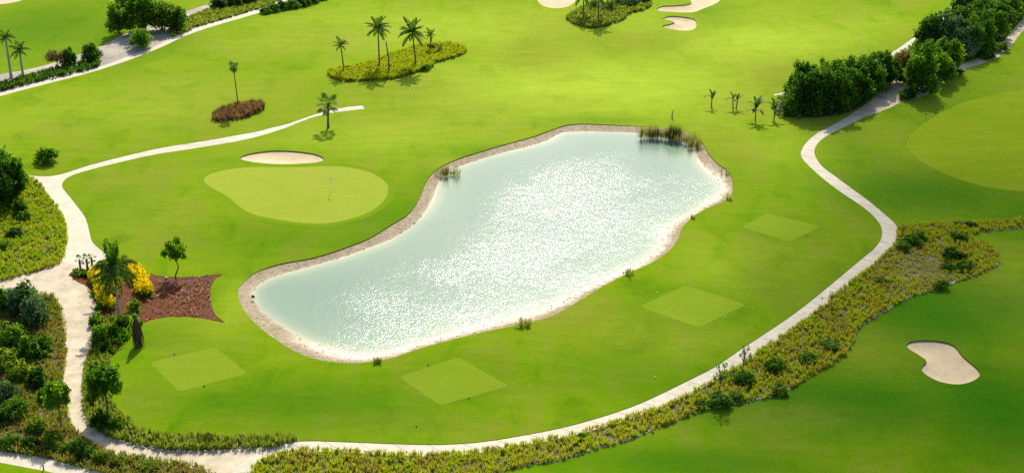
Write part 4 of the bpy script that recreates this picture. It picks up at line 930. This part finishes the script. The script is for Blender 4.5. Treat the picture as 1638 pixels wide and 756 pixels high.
for px, py, ty, w, k, lab in [(1452,158,140,30,'bush','low dark shrub at the foot of the lone tree'), (1520,120,106,44,'bush','low dark shrub under the spreading tree at the fork'), (1264,184,160,34,'bushmid','green shrub at the left end of the dark tree clump'), (1254,184,162,28,'olive','brownish shrub beside the corner banana plant'), (1600,82,66,26,'bushlight','light green shrub along the right dirt road'), (1580,94,80,26,'bushmid','green shrub at the inner bend of the right road')]:
    T_('shrub', k, px, py, ty, lab, 'shrub', None, w)
# shrubs and thin saplings of the right strip
SR = [(1444,398,380,26,'bushlight','round light green shrub next to the cart path bend'), (1457,390,368,32,'bushmid','green shrub behind the round light one at the bend'), (1470,384,364,24,'bushmid','small green shrub above the shrub pair at the bend'), (1530,382,362,26,'bushmid','bright green leafy shrub near the notch of the strip'), (1541,386,370,20,'bushmid','green shrub beside the notch of the strip'), (1521,412,390,34,'bush','large dark shrub in the rounded end of the strip'), (1535,414,398,24,'bush','dark green shrub touching the large dark one'), (1542,430,411,30,'bush','dark shrub lowest of three in the rounded end'), (1516,430,416,24,'bushmid','low fresh green shrub left of the lowest dark one'), (1507,461,441,24,'bush','dark shrub on the lower edge of the strip'), (1498,464,448,18,'olive','brown shrub left of the dark one on the lower edge'), (1553,362,350,24,'bushmid','green shrub on the upper edge of the strip'), (1532,362,352,18,'bushmid','small green shrub on the upper edge of the strip'), (1407,452,440,24,'bushmid','low green shrub beside the long straight of the path'), (1327,556,540,40,'bush','wide dark shrub in the broad part of the strip'), (1292,578,560,36,'bushmid','green shrub left below the wide dark one'), (1238,592,566,36,'bushmid','green shrub right of the upper sapling'), (1190,610,588,42,'bush','dark green shrub at the foot of the upper sapling'), (1150,646,622,46,'bushmid','broad green shrub at the foot of the lower sapling'), (1176,640,622,28,'bushlight','light green shrub right of the lower sapling'), (1248,628,608,32,'bushlight','yellow green shrub on the lower edge of the strip'), (1120,650,634,26,'bushmid','green shrub left of the lower sapling'), (930,700,688,18,'bushmid','small green shrub poking up beside the path')]
for px, py, ty, w, k, lab in SR: T_('shrub', k if k != 'bush' or px in (1521, 1535) else 'bushmid', px, py, ty + (py - ty) * .25, lab, 'shrub', 'shrubs of the tall grass strip', w)
T_('sapling', 'sparse', 1188, 600, 548, 'thin bare sapling with few leaves, upper of two beside the path', 'sapling', None, 26)
T_('sapling', 'sparse', 1151, 640, 574, 'thin bare sapling with few leaves, lower of two beside the path', 'sapling', None, 32)
T_('sapling', 'sparse', 1329, 488, 464, 'tiny sapling on the edge of the path straight', 'sapling', None, 14)

# ------------------------------------------------------------------ reeds and small shore plants
def reed(px, py, ty, n, spread, label, seed, tint=.5):
    x, y, _ = P(px, py, -.42); h = (height_to(px, py, ty) + .3) * .78; q = np.random.default_rng(seed)
    xy = q.normal(size=(n, 2)) * np.array([spread, spread * .35]); V, Q, t = tufts(xy, np.full(n, h), .5, 9, .05, q, np.clip(tint + .25 * q.normal(size=n), 0, 1), z=np.zeros(n))
    o = thing('reed_clump', label, 'reeds', (x, y, -.5), 0, 1, 'reeds on the far shore'); obj('stalks', mesh_np('stalks', V, Q, M['reed'], {"tint": t}), o)
reed(1042, 222, 198, 80, 1.15, 'olive reeds in the water, leftmost large clump', 70, .35)
reed(1077, 224, 197, 110, .8, 'dense dark green reeds in the middle of the far shore', 71, .85)
reed(1100, 230, 208, 36, 1.3, 'thin straw coloured reeds right of the dense green clump', 72, .15)
reed(1112, 238, 218, 30, .7, 'olive reeds at the right corner of the far shore', 73, .5)
reed(713, 283, 262, 28, .8, 'small olive reeds on the left shore', 74, .4)
reed(724, 280, 266, 12, .6, 'few thin pale reeds right of the left shore clump', 75, .1)
reed(1158, 281, 268, 6, .5, 'sparse dry reeds on the right bank', 76, .1)
def tuft_thing(px, py, ty, n, spread, label, seed):
    x, y, z = P(px, py); h = height_to(px, py, ty); q = np.random.default_rng(seed)
    xy = q.normal(size=(n, 2)) * spread; V, Q, t = tufts(xy, np.full(n, h), .4, 9, .09, q, z=np.zeros(n))
    o = thing('grass_tuft', label, 'grass tuft', (x, y, z - .1), 0, 1, 'tufts on the pond edge'); obj('blades', mesh_np('blades', V, Q, M['native_green'] if seed != 83 else M['leaf_olive'], {"tint": t}), o)
tuft_thing(839, 521, 509, 14, .45, 'bushy green tuft on the near shore', 80)
tuft_thing(1005, 440, 430, 10, .4, 'green tuft on the right shore of the pond', 81)
tuft_thing(603, 579, 569, 9, .2, 'dark little tuft at the bottom tip of the shore', 82)
tuft_thing(1167, 318, 310, 10, .35, 'low tuft on the outer rim of the right bank', 84)
tuft_thing(1108, 349, 343, 5, .15, 'tiny tuft on the bank right of the water', 85)
T_('shrub', 'bush', 405, 476, 471, 'tiny dark shrub on the left shore of the pond', 'shrub', None, 6)

# ------------------------------------------------------------------ golf things
x, y, z = P(528, 309); h = height_to(528, 309, 284)
fl = thing('flagstick', 'thin flagstick with a small white flag on the putting green', 'flag', (x, y, z - .012))
g1 = Geo(); g1.tube([(0, 0, -.05), (.06, 0, h * .5), (.12, 0, h)], [.018, .016, .014], 6); obj('pole', g1.mesh('pole', M['white_paint']), fl)
V = []; Q = []
for i in range(6):
    for j in range(4): V.append((.12 + .07 * i, .05 * math.sin(i * 1.3), h - .30 * j / 3 * (1 - .0 * i) - .05 * i * .3))
Q = [(4 * i + j, 4 * i + j + 1, 4 * i + j + 5, 4 * i + j + 4) for i in range(5) for j in range(3)]
g1 = Geo(); g1.add(V, Q); obj('flag', g1.mesh('flag', M['white_paint']), fl)
g1 = Geo(); g1.tube([(0, 0, .005), (0, 0, .02)], [.11, .10], 14); obj('cup', g1.mesh('cup', M['dark_paint']), fl)
def ball_geo(g, r, z):
    V = [(0, 0, z - r)]; n = 10
    for i in range(1, 6):
        a = math.pi * i / 6
        for k in range(n): V.append((r * math.sin(a) * math.cos(2 * math.pi * k / n), r * math.sin(a) * math.sin(2 * math.pi * k / n), z - r * math.cos(a)))
    V.append((0, 0, z + r)); Q = [(1 + i * n + k, 1 + i * n + (k + 1) % n, 1 + (i + 1) * n + (k + 1) % n, 1 + (i + 1) * n + k) for i in range(4) for k in range(n)]
    T = [(0, 1 + (k + 1) % n, 1 + k) for k in range(n)] + [(1 + 5 * n, 1 + 4 * n + k, 1 + 4 * n + (k + 1) % n) for k in range(n)]
    g.add(V, Q, T)
TM = {}
for c in ('white_paint', 'dark_paint'):
    g1 = Geo(); ball_geo(g1, .085, .12); a = g1.mesh('head', M[c]); g1 = Geo(); g1.tube([(0, 0, -.12), (0, 0, .08)], [.03, .05], 8); TM[c] = (a, g1.mesh('spike', M[c]))
for px, py, c, lab in [(1051,469,'white_paint','white tee marker at the upper left side of the right tee square'), (1160,507,'white_paint','white tee marker at the lower right side of the right tee square'), (685,584,'dark_paint','dark tee marker above the near shore tee square'), (750,637,'dark_paint','dark tee marker on the lower side of the near shore tee square'), (279,567,'dark_paint','dark tee marker on the upper side of the lower left tee square'), (327,618,'dark_paint','dark tee marker on the lower side of the lower left tee square'), (1290,377,'dark_paint','dark tee marker beside the tee in the path bend'), (978,131,'white_paint','white marker alone on the fairway beyond the pond'), (1213,76,'white_paint','white marker on the bright upper right fairway'), (1048,604,'white_paint','white marker on the lawn near the lower path'), (1315,477,'dark_paint','dark marker on the straight of the cart path'), (666,682,'dark_paint','dark marker on the lawn above the bottom path')]:
    x, y, z = P(px, py); t = thing('tee_marker', lab, 'tee marker', (x, y, z), 0, 1, 'markers on the course'); obj('head', TM[c][0], t); obj('spike', TM[c][1], t)
x, y, z = P(70, 751); b = thing('post', 'short dark post at the edge of the bottom left path', 'post', (x, y, z))
g1 = Geo(); g1.tube([(0, 0, -.1), (0, 0, .5), (0, 0, .5)], [.07, .07, .07], 8); obj('shaft', g1.mesh('shaft', M['blue_paint']), b)
g1 = Geo(); g1.tube([(0, 0, .5), (0, 0, .56), (0, 0, .6)], [.09, .09, .05], 8); obj('cap', g1.mesh('cap', M['blue_paint']), b)
